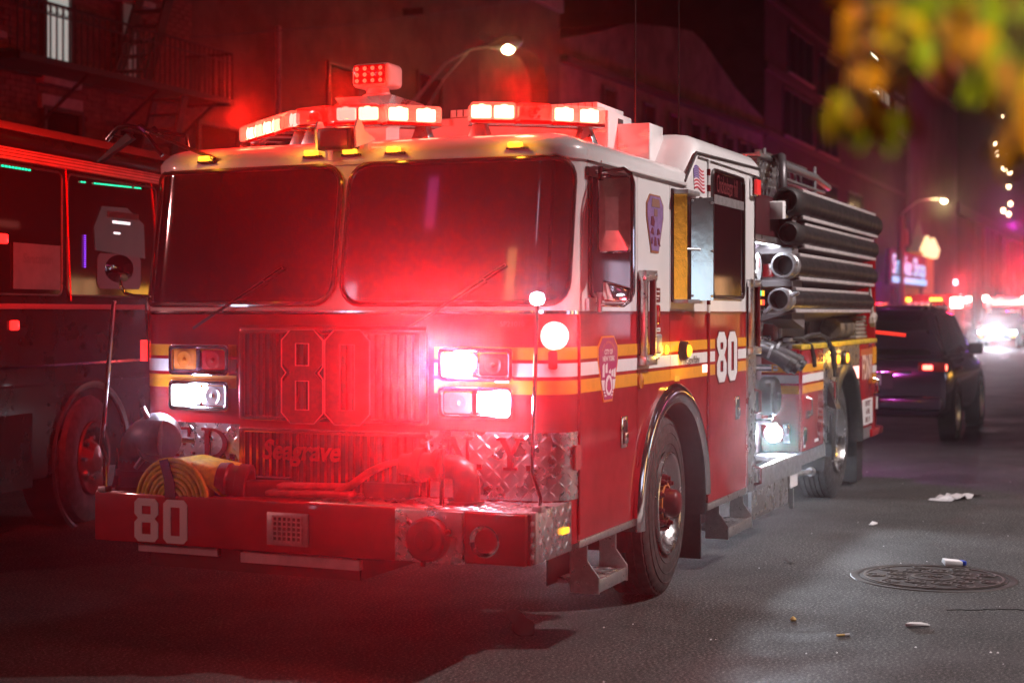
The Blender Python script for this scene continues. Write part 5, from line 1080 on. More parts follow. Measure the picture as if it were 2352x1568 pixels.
for a, b_ in ((-2.5, -.36), (-.28, 1.12), (1.20, 2.6), (2.68, 4.2), (4.28, 5.8)):
    wn = BP('window', MB().patch(SIDE, a, b_, 1.76, 2.68, .06, .088, .02, nu=4), GLASS)
    BP('window_frame', MB().tube([(u, -.088, v) for u, v in sub_loop(rrect(a, b_, 1.76, 2.68, .06, 5), .3)], .009, 6, closed=True), BLACK, wn)
for pts in (([(-.31, -.09, 2.72), (-.25, -.10, 1.72)]), ([(1.03, -.09, 2.75), (1.22, -.10, 1.72)])): BP('side_seam', MB().tube(pts, .006, 6), REDLENS)
BP('belt_rail', MB().box(-2.6, 9.2, -0.10, -.075, 1.655, 1.695), mat('bus_belt_rail', (0.2, 0.05, 0.06), 0.35, metal=.5), bevel=.008)
for z in (1.24, 1.10): BP('panel_line', MB().box(-2.6, 9.2, -0.088, -.078, z - .008, z + .008), CHROME if z > 1.2 else BUSD)
BP('skirt', MB().box(-2.6, -.75, -0.084, .1, .36, .9).box(.85, 9.2, -0.084, .1, .36, .9), BUSD)
for x, z in ((-1.0, 1.54), (-1.14, 2.15)):
    BP('side_marker', MB().box(x - .045, x + .045, -.112, -.08, z - .035, z + .035), E_RED, bevel=.012)
ns = BP('notice', MB().box(-1.02, -.40, -.1, -.095, 1.80, 2.13), mat('grey_window_notice', (0.05, 0.047, 0.05), 0.5, var=0.3, vscale=9))
BP('notice_lettering', text_mb('Sanitation', .10, lambda u, v, o: (-.70 + u, -.101 - o, 2.02 + v), 0.0, sx=1.0), mat('grey_print', (0.03, 0.03, 0.035), .6), ns)
TEAL = mat('lit_interior_panel', (0.010, 0.015, 0.018), 0.4, emit=(0.30, 0.55, 0.60), es=0.022, var=0.5, vscale=5)  # cyan light on the panel is put in as a faint glow
ip_ = BP('interior_panel', MB().prism([(.12, 2.12), (.92, 2.08), (.90, 2.36), (.62, 2.48), (.22, 2.47), (.10, 2.3)], SIDE, .092, .096), TEAL)
BP('interior_lamp', MB().box(.38, .66, -.100, -.097, 2.345, 2.365).box(.40, .50, -.100, -.097, 2.26, 2.275), glow('bus_lamp', (.8, .95, 1), 1.5), ip_)
BP('interior_frame', MB().box(.30, .80, -.1, -.097, 2.39, 2.44), DARK, ip_); BP('interior_seat', MB().patch(SIDE, .15, .85, 1.82, 2.10, .06, .094, .002, nu=3), mat('grey_bus_seat', (.03, .028, .035), .5), ip_)
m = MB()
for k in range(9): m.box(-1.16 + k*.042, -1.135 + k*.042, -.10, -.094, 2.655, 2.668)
BP('green_led_reflection', m, E_GREEN, stuff=True)  # self-glowing dots on the glass, drawn as reflected LEDs
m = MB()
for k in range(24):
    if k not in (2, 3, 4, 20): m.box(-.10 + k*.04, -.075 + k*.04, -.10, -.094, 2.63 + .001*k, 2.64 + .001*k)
BP('green_led_reflection', m, E_GREEN, stuff=True)  # second row of glowing dots drawn as a reflection
m = MB()
for k in range(16): m.box(-.05, -.03, -.10, -.094, 1.98 + k*.016, 1.988 + k*.016)
BP('purple_led_reflection', m, E_PURPLE, stuff=True)  # purple dashes on the glass, also drawn as reflected light
BP('wheel_arch', MB().lathe((.08, -.10, .50), (0, 1, 0), [(0, .60), (-.012, .58), (.0, .55), (.30, .55), (.30, .001)], 40), BLACK)
mw = MBUS @ T(.08, -.11, .5) @ Matrix.Rotation(math.radians(7), 4, 'Z')
ty = obj('wheel', MB().lathe((0, 0, 0), (0, 1, 0), [(.02, .29), (0, .33), (0, .43), (.03, .49)] + [q_ for g in (.08, .14, .20) for q_ in ((g - .008, .50), (g - .005, .48), (g + .005, .48), (g + .008, .50))] + [(.26, .49), (.28, .4), (.27, .28)], 56), TYRE, bus, mw=mw)
obj('rim', MB().lathe((0, 0, 0), (0, 1, 0), [(.01, .29), (-.01, .285), (.02, .25), (.05, .18), (.02, .14), (-.03, .10), (-.04, .001)], 36), mat('red_bus_rim', (0.45, 0.22, 0.22), 0.25, metal=.8), ty, mw=mw)
for k in range(8): obj('lug_nut', MB().cyl((.16*math.cos(k*PI/4), .04, .16*math.sin(k*PI/4)), (.16*math.cos(k*PI/4), 0, .16*math.sin(k*PI/4)), .018, n=6), CHROME, ty, mw=mw)

# ------------------------------------------------------------------ cars
def car(name, label, cat, mw, paint, suv=True, tail=True, scale=(1, 1, 1), head=False, kind=None):
    MW = mw @ Matrix.Diagonal((*scale, 1))
    t = thing(name, label, cat, None, group=kind, mw=MW)
    cp_ = lambda n_, mb, mm, par=None, **k: obj(n_, mb, mm, par or t, mw=MW, **k)
    st = [(0.0, .84, .46, .92), (.05, .93, .36, 1.04), (.20, .955, .32, 1.08), (.9, .965, .28, 1.08), (2.4, .965, .27, 1.05), (3.6, .96, .29, 1.02), (4.2, .94, .30, .97), (4.6, .86, .34, .86), (4.74, .72, .42, .72)]
    secs = []
    for x, hw, zb, zt in st:
        h = zt - zb; half = [(hw*.88, zb), (hw*.985, zb + h*.14), (hw, zb + h*.42), (hw*.995, zb + h*.68), (hw*.965, zb + h*.92), (hw*.88, zt)]
        secs.append([(x, -y, z) for y, z in half] + [(x, y, z) for y, z in reversed(half)])
    m = MB(); n = len(secs[0]); m.add([p for s_ in secs for p in s_], [(i*n+j, i*n+(j+1) % n, (i+1)*n+(j+1) % n, (i+1)*n+j) for i in range(len(secs)-1) for j in range(n)] + [tuple(range(n)), tuple(reversed(range((len(secs)-1)*n, len(secs)*n)))])
    body = cp_('body', m, paint, smooth=45)
    # greenhouse as stations of a section whose sides lean in
    prof = [(.10, 1.06, 1.06), (.22, 1.06, 1.30), (.40, 1.06, 1.58), (.62, 1.06, 1.69), (1.7, 1.05, 1.735), (2.45, 1.04, 1.68), (3.0, 1.02, 1.38), (3.45, 1.0, 1.05)]
    secs = []
    for x, zb, zt in prof:
        def hw(z): return .885 - .20 * max(0, (z - 1.05) / .68)
        r_ = min(.09, (zt - zb) * .5); half = [(hw(zb), zb - .03), (hw(zt - r_), zt - r_), (hw(zt) - .03, zt - r_*.3), (hw(zt) - .12, zt)]
        secs.append([(x, -y, z) for y, z in half] + [(x, y, z) for y, z in reversed(half)])
    m = MB(); n = len(secs[0]); m.add([p for s_ in secs for p in s_], [(i*n+j, i*n+(j+1) % n, (i+1)*n+(j+1) % n, (i+1)*n+j) for i in range(len(secs)-1) for j in range(n)])
    cp_('cabin', m, paint, smooth=40)
    cp_('rear_window', MB().hexa([(.115, -.74, 1.10), (.115, .74, 1.10), (.13, .74, 1.10), (.13, -.74, 1.10), (.395, -.66, 1.595), (.395, .66, 1.595), (.41, .66, 1.60), (.41, -.66, 1.60)]), GLASS, bevel=.006)
    for s_ in (-1, 1):
        for (xa, xb, xc, xd) in ((.50, 1.25, 1.22, .68), (1.30, 2.15, 2.12, 1.29), (2.20, 3.05, 2.50, 2.18)):
            cp_('side_window', MB().hexa([(xa, s_*.882, 1.10), (xb, s_*.882, 1.10), (xb, s_*.86, 1.10), (xa, s_*.86, 1.10), (xd, s_*.738, 1.60), (xc, s_*.738, 1.60), (xc, s_*.71, 1.60), (xd, s_*.71, 1.60)]), GLASS)
        cp_('roof_rail', MB().tube([(.72, s_*.64, 1.69), (.82, s_*.65, 1.765), (2.0, s_*.65, 1.775), (2.25, s_*.64, 1.71)], .014, 8), ALU)
        cp_('door_mirror', MB().box(2.62, 2.74, min(s_*.90, s_*1.10), max(s_*.90, s_*1.10), 1.06, 1.22), paint, bevel=.04, segs=3)
        for x in (.93, 3.72):
            cp_('wheel_arch', MB().lathe((x, s_*.969, .37), (0, -s_, 0), [(0, .43), (.012, .42), (.012, .40), (.2, .39), (.2, .001)], 30), BLACK)
            ty_ = cp_('wheel', MB().lathe((x, s_*.972, .36), (0, -s_, 0), [(.02, .22), (0, .25), (.005, .33), (.03, .36), (.20, .36), (.22, .3)], 32), TYRE)
            cp_('rim', MB().lathe((x, s_*.972, .36), (0, -s_, 0), [(.01, .235), (.0, .23), (.03, .18), (.015, .05), (.015, .001)], 20), ALU, ty_)
        cp_('door_handle', MB().box(1.18, 1.34, min(s_*.965, s_*.985), max(s_*.965, s_*.985), .90, .93), CHROME)
        if tail:
            cp_('tail_light', MB().box(-.005, .16, min(s_*.60, s_*.935), max(s_*.60, s_*.935), .90, 1.02), REDLENS, bevel=.02)
            cp_('tail_lamp', MB().box(-.018, .0, min(s_*.66, s_*.78), max(s_*.66, s_*.78), .925, .985), glow('tail_lamp_glow', (1, .10, .06), 9), bevel=.01)
            cp_('tail_lamp', MB().box(.015, .05, min(s_*.84, s_*.95), max(s_*.84, s_*.95), .92, .99), D.materials['tail_lamp_glow'], bevel=.01)
            cp_('rear_reflector', MB().box(-.01, .03, min(s_*.66, s_*.84), max(s_*.66, s_*.84), .44, .48), REDLENS)
        if head:
            cp_('headlight', MB().box(4.56, 4.76, min(s_*.55, s_*.84), max(s_*.55, s_*.84), .66, .78), E_FLASH if False else E_WHITE, bevel=.02)
            cp_('turn_signal', MB().box(4.62, 4.76, min(s_*.62, s_*.8), max(s_*.62, s_*.8), .50, .60), E_AMBER)
    if head:
        cp_('grille', MB().box(4.70, 4.755, -.5, .5, .52, .70), DARK); cp_('number_plate', MB().box(4.756, 4.766, -.2, .2, .52, .60), E_AMBER)  # plate is given its own glow though it holds no lamp
    if tail:
        cp_('rear_bumper', MB().box(-.05, .3, -.90, .90, .42, .60), paint, bevel=.05, segs=3); cp_('tailgate_trim', MB().box(-.03, .02, -.52, .52, .875, .905), CHROME, bevel=.006)
        cp_('number_plate', MB().box(-.022, -.012, -.155, .155, .73, .86), mat('plate_paint', (.5, .45, .5), .5)); cp_('number_recess', MB().box(-.012, .02, -.30, .30, .68, .875), paint)
        cp_('rear_wiper', MB().tube([(.15, 0, 1.13), (.26, -.30, 1.36)], .012, 6), BLACK); cp_('rear_spoiler', MB().box(.30, .62, -.60, .60, 1.66, 1.70), paint, bevel=.015)
    return t
SUVP = mat('dark_suv_paint', (0.06, 0.05, 0.07), 0.18, coat=1.0, metal=0.4, rvar=0.04)
car('dark_suv', 'dark grey SUV parked behind the fire engine with its tail lights lit', 'car', T(12.55, 0.80, 0), SUVP)
car('oncoming_car', 'car far down the street facing the camera with both white headlights on', 'car', T(72.5, 4.55, 0) @ Matrix.Rotation(PI, 4, 'Z'), SUVP, tail=False, head=True)

# far emergency vehicles, blurred and small
def far_van(name, label, cat, x, y, w_, h, L_, paint, lights):
    t = thing(name, label, cat, (x, y, 0))
    obj('body', MB().box(x + .9, x + L_, y - w_/2, y + w_/2, .35, h), paint, t, bevel=.08); obj('cab', MB().hexa([(x, y - w_/2, .4), (x + 1.2, y - w_/2, .4), (x + 1.2, y + w_/2, .4), (x, y + w_/2, .4), (x + .35, y - w_/2 + .06, h*.86), (x + 1.2, y - w_/2 + .06, h*.86), (x + 1.2, y + w_/2 - .06, h*.86), (x + .35, y + w_/2 - .06, h*.86)]), paint, t, bevel=.06)
    obj('windscreen', MB().hexa([(x + .13, y - w_/2 + .15, 1.15), (x + .17, y - w_/2 + .15, 1.15), (x + .17, y + w_/2 - .15, 1.15), (x + .13, y + w_/2 - .15, 1.15), (x + .30, y - w_/2 + .2, h*.8), (x + .34, y - w_/2 + .2, h*.8), (x + .34, y + w_/2 - .2, h*.8), (x + .30, y + w_/2 - .2, h*.8)]), GLASS, t)
    obj('bumper', MB().box(x - .1, x + .1, y - w_/2, y + w_/2, .4, .65), CHROME, t)
    for s_ in (-1, 1):
        for xx in (1.0, L_ - 1.2): obj('wheel', MB().cyl((x + xx, y + s_*(w_/2 - .25), .42), (x + xx, y + s_*(w_/2 + .01), .42), .42, n=20), TYRE, t)
    for nm, dx, dy, z, sx, sz, mm in lights: obj(nm, MB().box(x + dx - .06, x + dx, y + dy - sx/2, y + dy + sx/2, z - sz/2, z + sz/2), mm, t, bevel=.02)
    return t
G_RED = glow('far_red_beacon', (1, .05, .05), 10); G_HOT = glow('far_hot_beacon', (1, .75, .6), 30); G_VIO = glow('far_violet_beacon', (.35, .05, 1), 8); G_AMB = glow('far_amber_marker', (1, .55, .03), 7); G_COOL = glow('far_cool_light', (.8, .85, 1), 6)
far_van('far_fire_engine', 'fire engine with a row of amber roof lights beyond the SUV', 'fire truck', 70, 8.0, 2.3, 2.55, 8, RED,
        [('marker_light', .3, .95, 2.27, .22, .16, G_AMB)] + [('marker_light', .3, -.55 + .2*k, 2.27, .13, .14, G_AMB) for k in range(3)] + [('window_light', .28, .9 - .3*k, 2.08, .2, .10, glow('pink_lamp', (1, .3, .35), 1.2)) for k in range(4)] + [('beacon', .1, -1.35, 2.12, .5, .42, G_HOT), ('beacon', .1, -1.3, 3.1, .16, .22, G_COOL), ('beacon', .1, .3, 1.6, .3, .2, G_RED), ('beacon', .1, .9, 1.4, .25, .2, G_RED), ('beacon', .1, -.4, 1.3, .2, .2, G_RED)])
far_van('ambulance', 'ambulance covered in white and red flashing lights behind the oncoming car', 'ambulance', 84, 5.6, 2.3, 2.5, 7, WHITE,
        [('beacon', .85, .0, 2.0, 1.6, .32, G_HOT), ('beacon', .85, -.8, 1.75, .8, .5, G_HOT), ('beacon', .8, 1.2, 2.45, .25, .25, G_HOT), ('beacon', .8, -.9, 2.4, .2, .22, G_HOT), ('beacon', .8, .4, 2.45, .3, .16, G_RED), ('beacon', .3, 1.0, 1.3, .2, .2, G_VIO), ('beacon', .3, 1.05, .95, .2, .2, G_COOL), ('beacon', .2, -1.0, 2.2, .25, .25, G_RED), ('beacon', .2, .1, 1.5, .5, .2, G_RED), ('beacon', .2, 1.1, 2.1, .22, .22, G_RED)])
far_van('police_van', 'dark van with violet flashing lights between the far fire engine and the kerb', 'van', 60, 10.0, 1.9, 2.1, 5, BUSD,
        [('beacon', .1, .3, 1.75, .5, .5, G_VIO), ('beacon', .1, -.3, 1.4, .3, .4, G_VIO), ('headlight', -.02, .6, .9, .3, .14, G_COOL), ('headlight', -.02, -.6, .9, .3, .14, G_COOL)])
for k, (x, y, l_) in enumerate(((96, 3.0, 'second police car further back in the lane with red beacons'), (112, 8.4, 'rearmost red flashing vehicle by the far kerb'))):
    far_van('patrol_car', l_, 'car', x, y, 1.9, 1.5, 4.6, BUSD, [('beacon', 1.4, .5, 1.65, .7, .3, G_RED), ('beacon', 1.4, -.5, 1.65, .6, .3, G_RED), ('headlight', -.02, .65, .75, .35, .22, G_COOL), ('headlight', -.02, -.65, .75, .35, .22, G_COOL), ('beacon', .9, -.2, 1.1, .3, .2, G_AMB)])
for n_, loc, col, pw in (('far_red_light', (68, 6.2, 3.0), (1, .015, .03), 1100), ('far_red_light', (82, 5, 3.5), (1, .02, .02), 1800), ('far_violet_light', (57, 9.0, 2.6), (.55, .01, .9), 450), ('far_violet_light', (34, 8.5, 3.2), (1.0, .01, .35), 260), ('far_red_light', (100, 6, 5), (1, .01, .05), 1000), ('far_violet_light', (92, 6, 7), (.6, .02, .5), 500)):
    lamp(n_, 'POINT', loc, col, pw, .2)
lamp('oncoming_headlights', 'SPOT', (67.4, 4.55, .75), (.8, .88, 1), 2500, .1, (55, 3.6, 0), 60)
# ------------------------------------------------------------------ buildings along the far side
BRICK = mat('brick_face', (0.17, 0.085, 0.07), 0.85, var=0.4, vscale=5, bump=0.3, bscale=50); MORT = mat('mortar', (0.08, 0.06, 0.055), 0.9, var=0.2)
SILL = mat('stone_sill', (0.34, 0.31, 0.30), 0.75, var=0.2); FRAME = mat('window_frame_paint', (0.06, 0.05, 0.05), 0.5); IRONB = mat('black_ironwork', (0.03, 0.028, 0.028), 0.55)
LITW = mat('lit_curtain', (0.6, 0.65, 0.6), 0.7, emit=(0.72, 0.80, 0.74), es=0.42, var=0.2, vscale=8, stretch=(6, 1, .3)); DIMW = mat('dim_blind', (0.25, 0.26, 0.26), 0.6, emit=(.6, .62, .62), es=0.035); DARKW = mat('dark_window_glass', (0.010, 0.008, 0.010), 0.12)
def window(b, Y, x0, x1, z0, z1, pane, sill=True, mull=True):
    f = obj('window', MB().ring(rrect(x0 - .06, x1 + .06, z0 - .05, z1 + .06, .001, 1), rrect(x0, x1, z0, z1, .001, 1), lambda x, z, o: (x, Y - o, z), -.01, .07), FRAME, b, smooth=0)
    obj('pane', MB().box(x0, x1, Y - .016, Y + .0, z0, z1), pane, f)
    if mull: obj('mullion', MB().box(x0, x1, Y - .045, Y - .016, (z0+z1)/2 - .025, (z0+z1)/2 + .025), FRAME, f)
    if sill: obj('sill', MB().box(x0 - .15, x1 + .15, Y - .14, Y + .02, z0 - .16, z0 - .06), SILL, f, bevel=.01)
    return f
b1 = thing('brick_tenement', 'dark brick tenement with iron fire escape above the bus', 'building', (8, 14, .13))
Y1 = 12.0
obj('wall', MB().box(2.0, 14.15, Y1 + .02, 20, .13, 13), MORT, b1, smooth=0)
wins = [(10.55, 11.07, 5.02, 6.9, LITW), (12.28, 12.66, 5.18, 6.35, DIMW), (8.6, 9.5, 5.5, 6.9, DARKW), (10.55, 11.3, 3.3, 4.5, DARKW), (12.2, 12.9, 3.4, 4.4, DARKW), (8.6, 9.4, 3.4, 4.5, DARKW), (12.25, 12.85, 6.5, 7.4, DIMW)]
for i, (xa, xb, za, zb, pn) in enumerate(wins): window(b1, Y1, xa, xb, za, zb, pn, mull=i not in (0,))
obj('lintel', MB().box(10.45, 11.35, Y1 - .05, Y1 + .03, 4.52, 4.72), SILL, b1)
# brick courses: the 300 clearest as single parts, the rest joined
bl_, bh, rr_ = .21, .068, random.Random(5); cells = []
for row in range(int((7.3 - 2.6) / .08)):
    z = 2.6 + row * .08
    x = 9.2 + (0.11 if row % 2 else 0)
    while x < 14.12:
        x1 = min(x + bl_, 14.15)
        if not any(xa - .08 < x1 and xb + .08 > x and za - .18 < z + bh and zb + .08 > z for xa, xb, za, zb, _ in wins): cells.append((x, x1, z))
        x += .22
cells.sort(key=lambda c: -c[0] + abs(c[2] - 5.3) * .6)
src = None; rest = MB()
for k, (x, x1, z) in enumerate(cells):
    if k < 300 and x1 - x > .2:
        mwb = T(x, Y1 - rr_.uniform(0, .008), z)
        if src is None: src = obj('brick', MB().box(0, bl_, 0, .05, 0, bh), BRICK, b1, smooth=0, mw=mwb)
        else: inst(src, b1, mwb)
    else: rest.box(x, x1, Y1 - rr_.uniform(0, .008), Y1 + .03, z, z + bh)
obj('brickwork', rest, BRICK, b1, smooth=0, stuff=True)
# fire escape
fe = obj('fire_escape', MB().box(8.9, 13.95, 11.05, 11.10, 4.93, 5.02).box(8.9, 13.95, 11.90, 11.97, 4.93, 5.02).box(8.9, 8.96, 11.05, 11.97, 4.93, 5.02).box(13.89, 13.95, 11.05, 11.97, 4.93, 5.02), IRONB, b1, smooth=0)
for k in range(15): obj('platform_slat', MB().box(8.92, 13.93, 11.10 + k*.055, 11.125 + k*.055, 4.975, 5.0), IRONB, fe, smooth=0)
obj('top_rail', MB().tube([(8.93, 11.95, 5.75), (8.93, 11.07, 5.75), (13.92, 11.07, 5.75), (13.92, 11.95, 5.75)], .02, 6), IRONB, fe); obj('mid_rail', MB().tube([(8.93, 11.07, 5.60), (13.92, 11.07, 5.60)], .012, 6), IRONB, fe)
bal = None
for k in range(40):
    mwb = T(8.93 + k*.128, 11.07, 5.0)
    if bal is None: bal = obj('baluster', MB().box(-.009, .009, -.009, .009, 0, .75), IRONB, fe, smooth=0, mw=mwb)
    else: inst(bal, fe, mwb)
for k in range(6): inst(bal, fe, T(13.92, 11.15 + k*.14, 5.0))
for k in range(14): obj('rail_ring', MB().tube([(9.0 + k*.128 + .055*math.cos(a*PI/6), 11.07, 5.675 + .055*math.sin(a*PI/6)) for a in range(12)], .007, 5, closed=True), IRONB, fe)
for y in (11.2, 11.75):
    obj('stair_stringer', MB().hexa([(11.75, y - .02, 5.0), (11.95, y - .02, 5.0), (11.95, y + .02, 5.0), (11.75, y + .02, 5.0), (12.75, y - .02, 7.4), (12.95, y - .02, 7.4), (12.95, y + .02, 7.4), (12.75, y + .02, 7.4)]), IRONB, fe, smooth=0)
    obj('stair_stringer', MB().hexa([(12.1, y - .02, 3.0), (12.25, y - .02, 3.0), (12.25, y + .02, 3.0), (12.1, y + .02, 3.0), (12.75, y - .02, 4.95), (12.9, y - .02, 4.95), (12.9, y + .02, 4.95), (12.75, y + .02, 4.95)]), IRONB, fe, smooth=0)
for k in range(10): obj('stair_tread', MB().box(11.85 + k*.1, 12.05 + k*.1, 11.2, 11.75, 5.2 + k*.24, 5.225 + k*.24), IRONB, fe, smooth=0)
for k in range(8): obj('stair_tread', MB().box(12.17 + k*.08, 12.33 + k*.08, 11.2, 11.75, 3.2 + k*.24, 3.225 + k*.24), IRONB, fe, smooth=0)
for x in (10.4, 12.0, 13.5): obj('platform_bracket', MB().tube([(x, 11.1, 4.93), (x, 11.98, 4.25)], .025, 6), IRONB, fe)
wallm = lambda n_, c: mat(n_, c, 0.85, var=0.45, vscale=1.2, bump=0.25, bscale=9)
# long low dark building with an arched recess
b2 = thing('warehouse', 'long plain dark wall building behind the street lamp', 'building', (24, 16, .13))
Y2 = 12.8
W2 = wallm('dark_render_wall', (0.10, 0.065, 0.055)); 
obj('wall', MB().box(14.2, 27.4, Y2, 22, .13, 10.2).box(32.0, 32.83, Y2, 22, .13, 10.2).box(27.4, 32.0, Y2, 22, 8.5, 10.2), W2, b2, smooth=0)
obj('recess', MB().box(27.4, 32.0, Y2 + .5, 22, .13, 8.5), wallm('brown_recess_wall', (0.16, 0.11, 0.09)), b2, smooth=0)
m = MB()
for k in range(6):
    a = PI/2*k/6; a2 = PI/2*(k+1)/6; m.prism([(32.0, 8.5), (32.0 - 1.1*(1 - math.cos(a)), 8.5 - 1.1*(1 - math.sin(a))), (32.0 - 1.1*(1 - math.cos(a2)), 8.5 - 1.1*(1 - math.sin(a2)))], lambda x, z, o: (x, Y2 - o, z), -.5, 0)
obj('arch_corner', m, W2, b2, smooth=0); obj('parapet', MB().box(14.2, 32.85, Y2 - .12, Y2, 9.9, 10.25), SILL, b2, smooth=0)
window(b2, Y2, 15.5, 16.7, 2.6, 4.9, DARKW); window(b2, Y2, 20.0, 21.2, 4.6, 6.6, DARKW); window(b2, Y2, 24.0, 25.2, 5.2, 7.0, DARKW)
obj('wall_bracket', MB().box(23.3, 23.6, Y2 - .5, Y2, 8.15, 8.3), IRONB, b2); obj('downpipe', MB().cyl((18.0, Y2 - .08, .2), (18.0, Y2 - .08, 7.0), .05, n=8), SILL, b2)
# gabled building with a row of tall windows
b3 = thing('gabled_building', 'pale stone building with stepped gable parapet and tall dark windows', 'building', (45, 17, .13))
STONE = wallm('stone_wall', (0.20, 0.14, 0.13))
gab = [(32.9, .13), (56.5, .13), (56.5, 9.75), (52.0, 10.4), (47.5, 11.45), (46.0, 11.62), (42.5, 11.2), (39.0, 10.7), (36.0, 9.9), (32.9, 9.2)]
obj('wall', MB().prism(gab, lambda x, z, o: (x, Y2 + .03 - o, z), -8, 0), STONE, b3, smooth=0)
obj('cornice', MB().hexa([(32.9, Y2 - .22, 8.55), (56.5, Y2 - .22, 9.05), (56.5, Y2 + .03, 9.05), (32.9, Y2 + .03, 8.55), (32.9, Y2 - .22, 8.75), (56.5, Y2 - .22, 9.25), (56.5, Y2 + .03, 9.25), (32.9, Y2 + .03, 8.75)]), mat('dark_cornice', (0.03, .02, .02), .8), b3, smooth=0)
for x0 in (40.3, 43.1, 45.6, 47.9, 50.2, 52.4, 54.3, 36.4): window(b3, Y2, x0, x0 + 1.1, 4.6, 8.35, DARKW, mull=False)
# dark glass block with a few lit rooms, plain slab, far terrace
b4 = thing('office_block', 'tall dark office block with a few lit rooms behind the leaves', 'building', (75, 17, .13))
obj('wall', MB().box(56.6, 95.0, Y2, 26, .13, 17.0), wallm('dark_block_wall', (0.05, 0.035, 0.04)), b4, smooth=0)
LITR = glow('lit_room', (1.0, .85, .62), 0.35, (.4, .38, .3)); TUBE = glow('fluorescent_tube', (1.0, .95, .7), 6)
for x0, x1, z0, z1, pn in ((81, 88, 14.0, 15.2, LITR), (81, 87, 12.2, 13.3, DIMW), (80, 87, 16.0, 16.7, DARKW), (90, 94, 13.0, 15.4, DIMW), (60, 66, 9.5, 11.5, DARKW), (67.5, 72, 12.2, 14.2, DARKW), (61, 66, 12.4, 14.3, DARKW), (67, 72, 9.5, 11.5, DARKW), (74, 79, 12.4, 14.4, DARKW), (58, 60, 5, 8, DARKW), (63, 66, 5, 8, DARKW), (69, 72, 5, 8, DARKW), (75, 79, 5, 8, DARKW)):
    f = window(b4, Y2, x0, x1, z0, z1, pn, mull=False)
    for k in range(1, int((x1 - x0) / 1.6)): obj('mullion', MB().box(x0 + k*1.6 - .06, x0 + k*1.6 + .06, Y2 - .05, Y2 - .016, z0, z1), FRAME, f)
for x, z in ((81.6, 14.25), (81.6, 12.35), (81.5, 16.2)): obj('ceiling_tube', MB().box(x, x + 2.2, Y2 - .06, Y2 - .02, z, z + .16), TUBE, b4)
for z in (9.0, 11.8, 14.8): obj('floor_band', MB().box(56.6, 95.0, Y2 - .12, Y2, z, z + .3), mat('floor_band_paint', (.08, .055, .06), .7), b4, smooth=0)
b5 = thing('plain_slab', 'blank violet tinted slab wall right of the office block', 'building', (108, 17, .13))
obj('wall', MB().box(95.2, 119, Y2 - .3, 26, .13, 17.4), mat('smooth_slab_wall', (0.20, 0.16, 0.21), .85, var=.2, vscale=.5), b5, smooth=0); obj('coping', MB().box(95.1, 119.1, Y2 - .4, Y2 + 1, 17.4, 17.7), SILL, b5, smooth=0)
b6 = thing('far_terrace', 'dark tall terrace at the right edge with pinpoint warm lights', 'building', (150, 18, .13))
obj('wall', MB().box(119.4, 212, Y2, 27, .13, 24), wallm('far_dark_wall', (0.035, .025, .03)), b6, smooth=0)
for k in range(9): obj('pilaster', MB().box(132 + k*8, 133 + k*8, Y2 - .25, Y2, .2, 9.5), mat('pilaster_stone', (.10, .07, .07), .8), b6, smooth=0)
obj('ledge', MB().box(119.4, 212, Y2 - .4, Y2, 9.5, 10.4), D.materials['pilaster_stone'], b6, smooth=0)
WARM = glow('warm_pinpoint', (1, .7, .4), 14)
for x, z in ((158, 21.8), (163, 18.6), (150, 18.0), (152, 17.3), (158, 16.4), (164, 16.5), (163, 14.9), (165, 13.2), (157, 12.0), (163, 12.0)): obj('lit_bulb', MB().lathe((x, Y2 - .3, z), (0, 0, 1), [(-.22, .001), (-.15, .16), (.15, .16), (.22, .001)], 10), WARM, b6)
b7 = thing('end_building', 'dark building closing the far end of the street', 'building', (206, 4, 0))
obj('wall', MB().box(204, 212, -12, 12.5, 0, 14), D.materials['far_dark_wall'], b7, smooth=0)
for y, z, w_, h_, mm in ((6.2, 6.2, 2.6, 2.2, G_COOL), (1.4, 6.2, 2.4, 2.6, G_COOL), (4.1, 6.0, 1.6, 2.2, G_COOL), (-2.5, 5.5, 2, 2, G_VIO), (8.5, 3.5, 1.5, 1.5, G_RED)): obj('lit_window', MB().box(203.9, 204.02, y - w_/2, y + w_/2, z - h_/2, z + h_/2), mm, b7)
# shop sign, orange kiosk tower
sg_ = thing('shop_sign', 'glowing white blue letters of a shop sign above the SUV', 'sign', (84, 11.0, .13))
SG = glow('sign_glow', (.10, .60, 1.0), 1.3); SB = mat('sign_board', (.02, .015, .03), .5)
sf = lambda u, v, o: (78.2 + u*1.0 - 0.0, 11.0 - o, 3.9 + v)
obj('board', MB().box(77.6, 91.2, 11.02, 11.25, 3.15, 5.1), SB, sg_); obj('sign_letters', text_mb('Smoke Shop', 1.75, lambda u, v, o: (84.4 + u, 11.0 - o, 4.25 + v*.85), .03, sx=1.42, weight=.045), SG, sg_)
obj('light_tube', MB().box(78.2, 80.9, 10.93, 11.0, 3.30, 3.62).box(81.4, 90.8, 10.93, 11.0, 3.30, 3.62), SG, sg_)
for x in (79, 90): obj('sign_post', MB().cyl((x, 11.15, .13), (x, 11.15, 3.2), .1, n=8), IRONB, sg_)
kt = thing('kiosk_tower', 'small orange lit corner tower with a pointed roof behind the shop sign', 'building', (93, 11.9, .13))
obj('shaft', MB().box(91.0, 96.0, 11.2, 12.4, .13, 5.4), mat('lamplit_tower_wall', (.7, .36, .16), .7, emit=(1, .45, .18), es=.12), kt, smooth=0); obj('spire', MB().lathe((93.5, 11.8, 5.4), (0, 0, 1), [(0, .9), (.6, .55), (2.2, .001)], 4), SILL, kt, smooth=0)  # warm lamplight on the shaft is put into its colour and glow
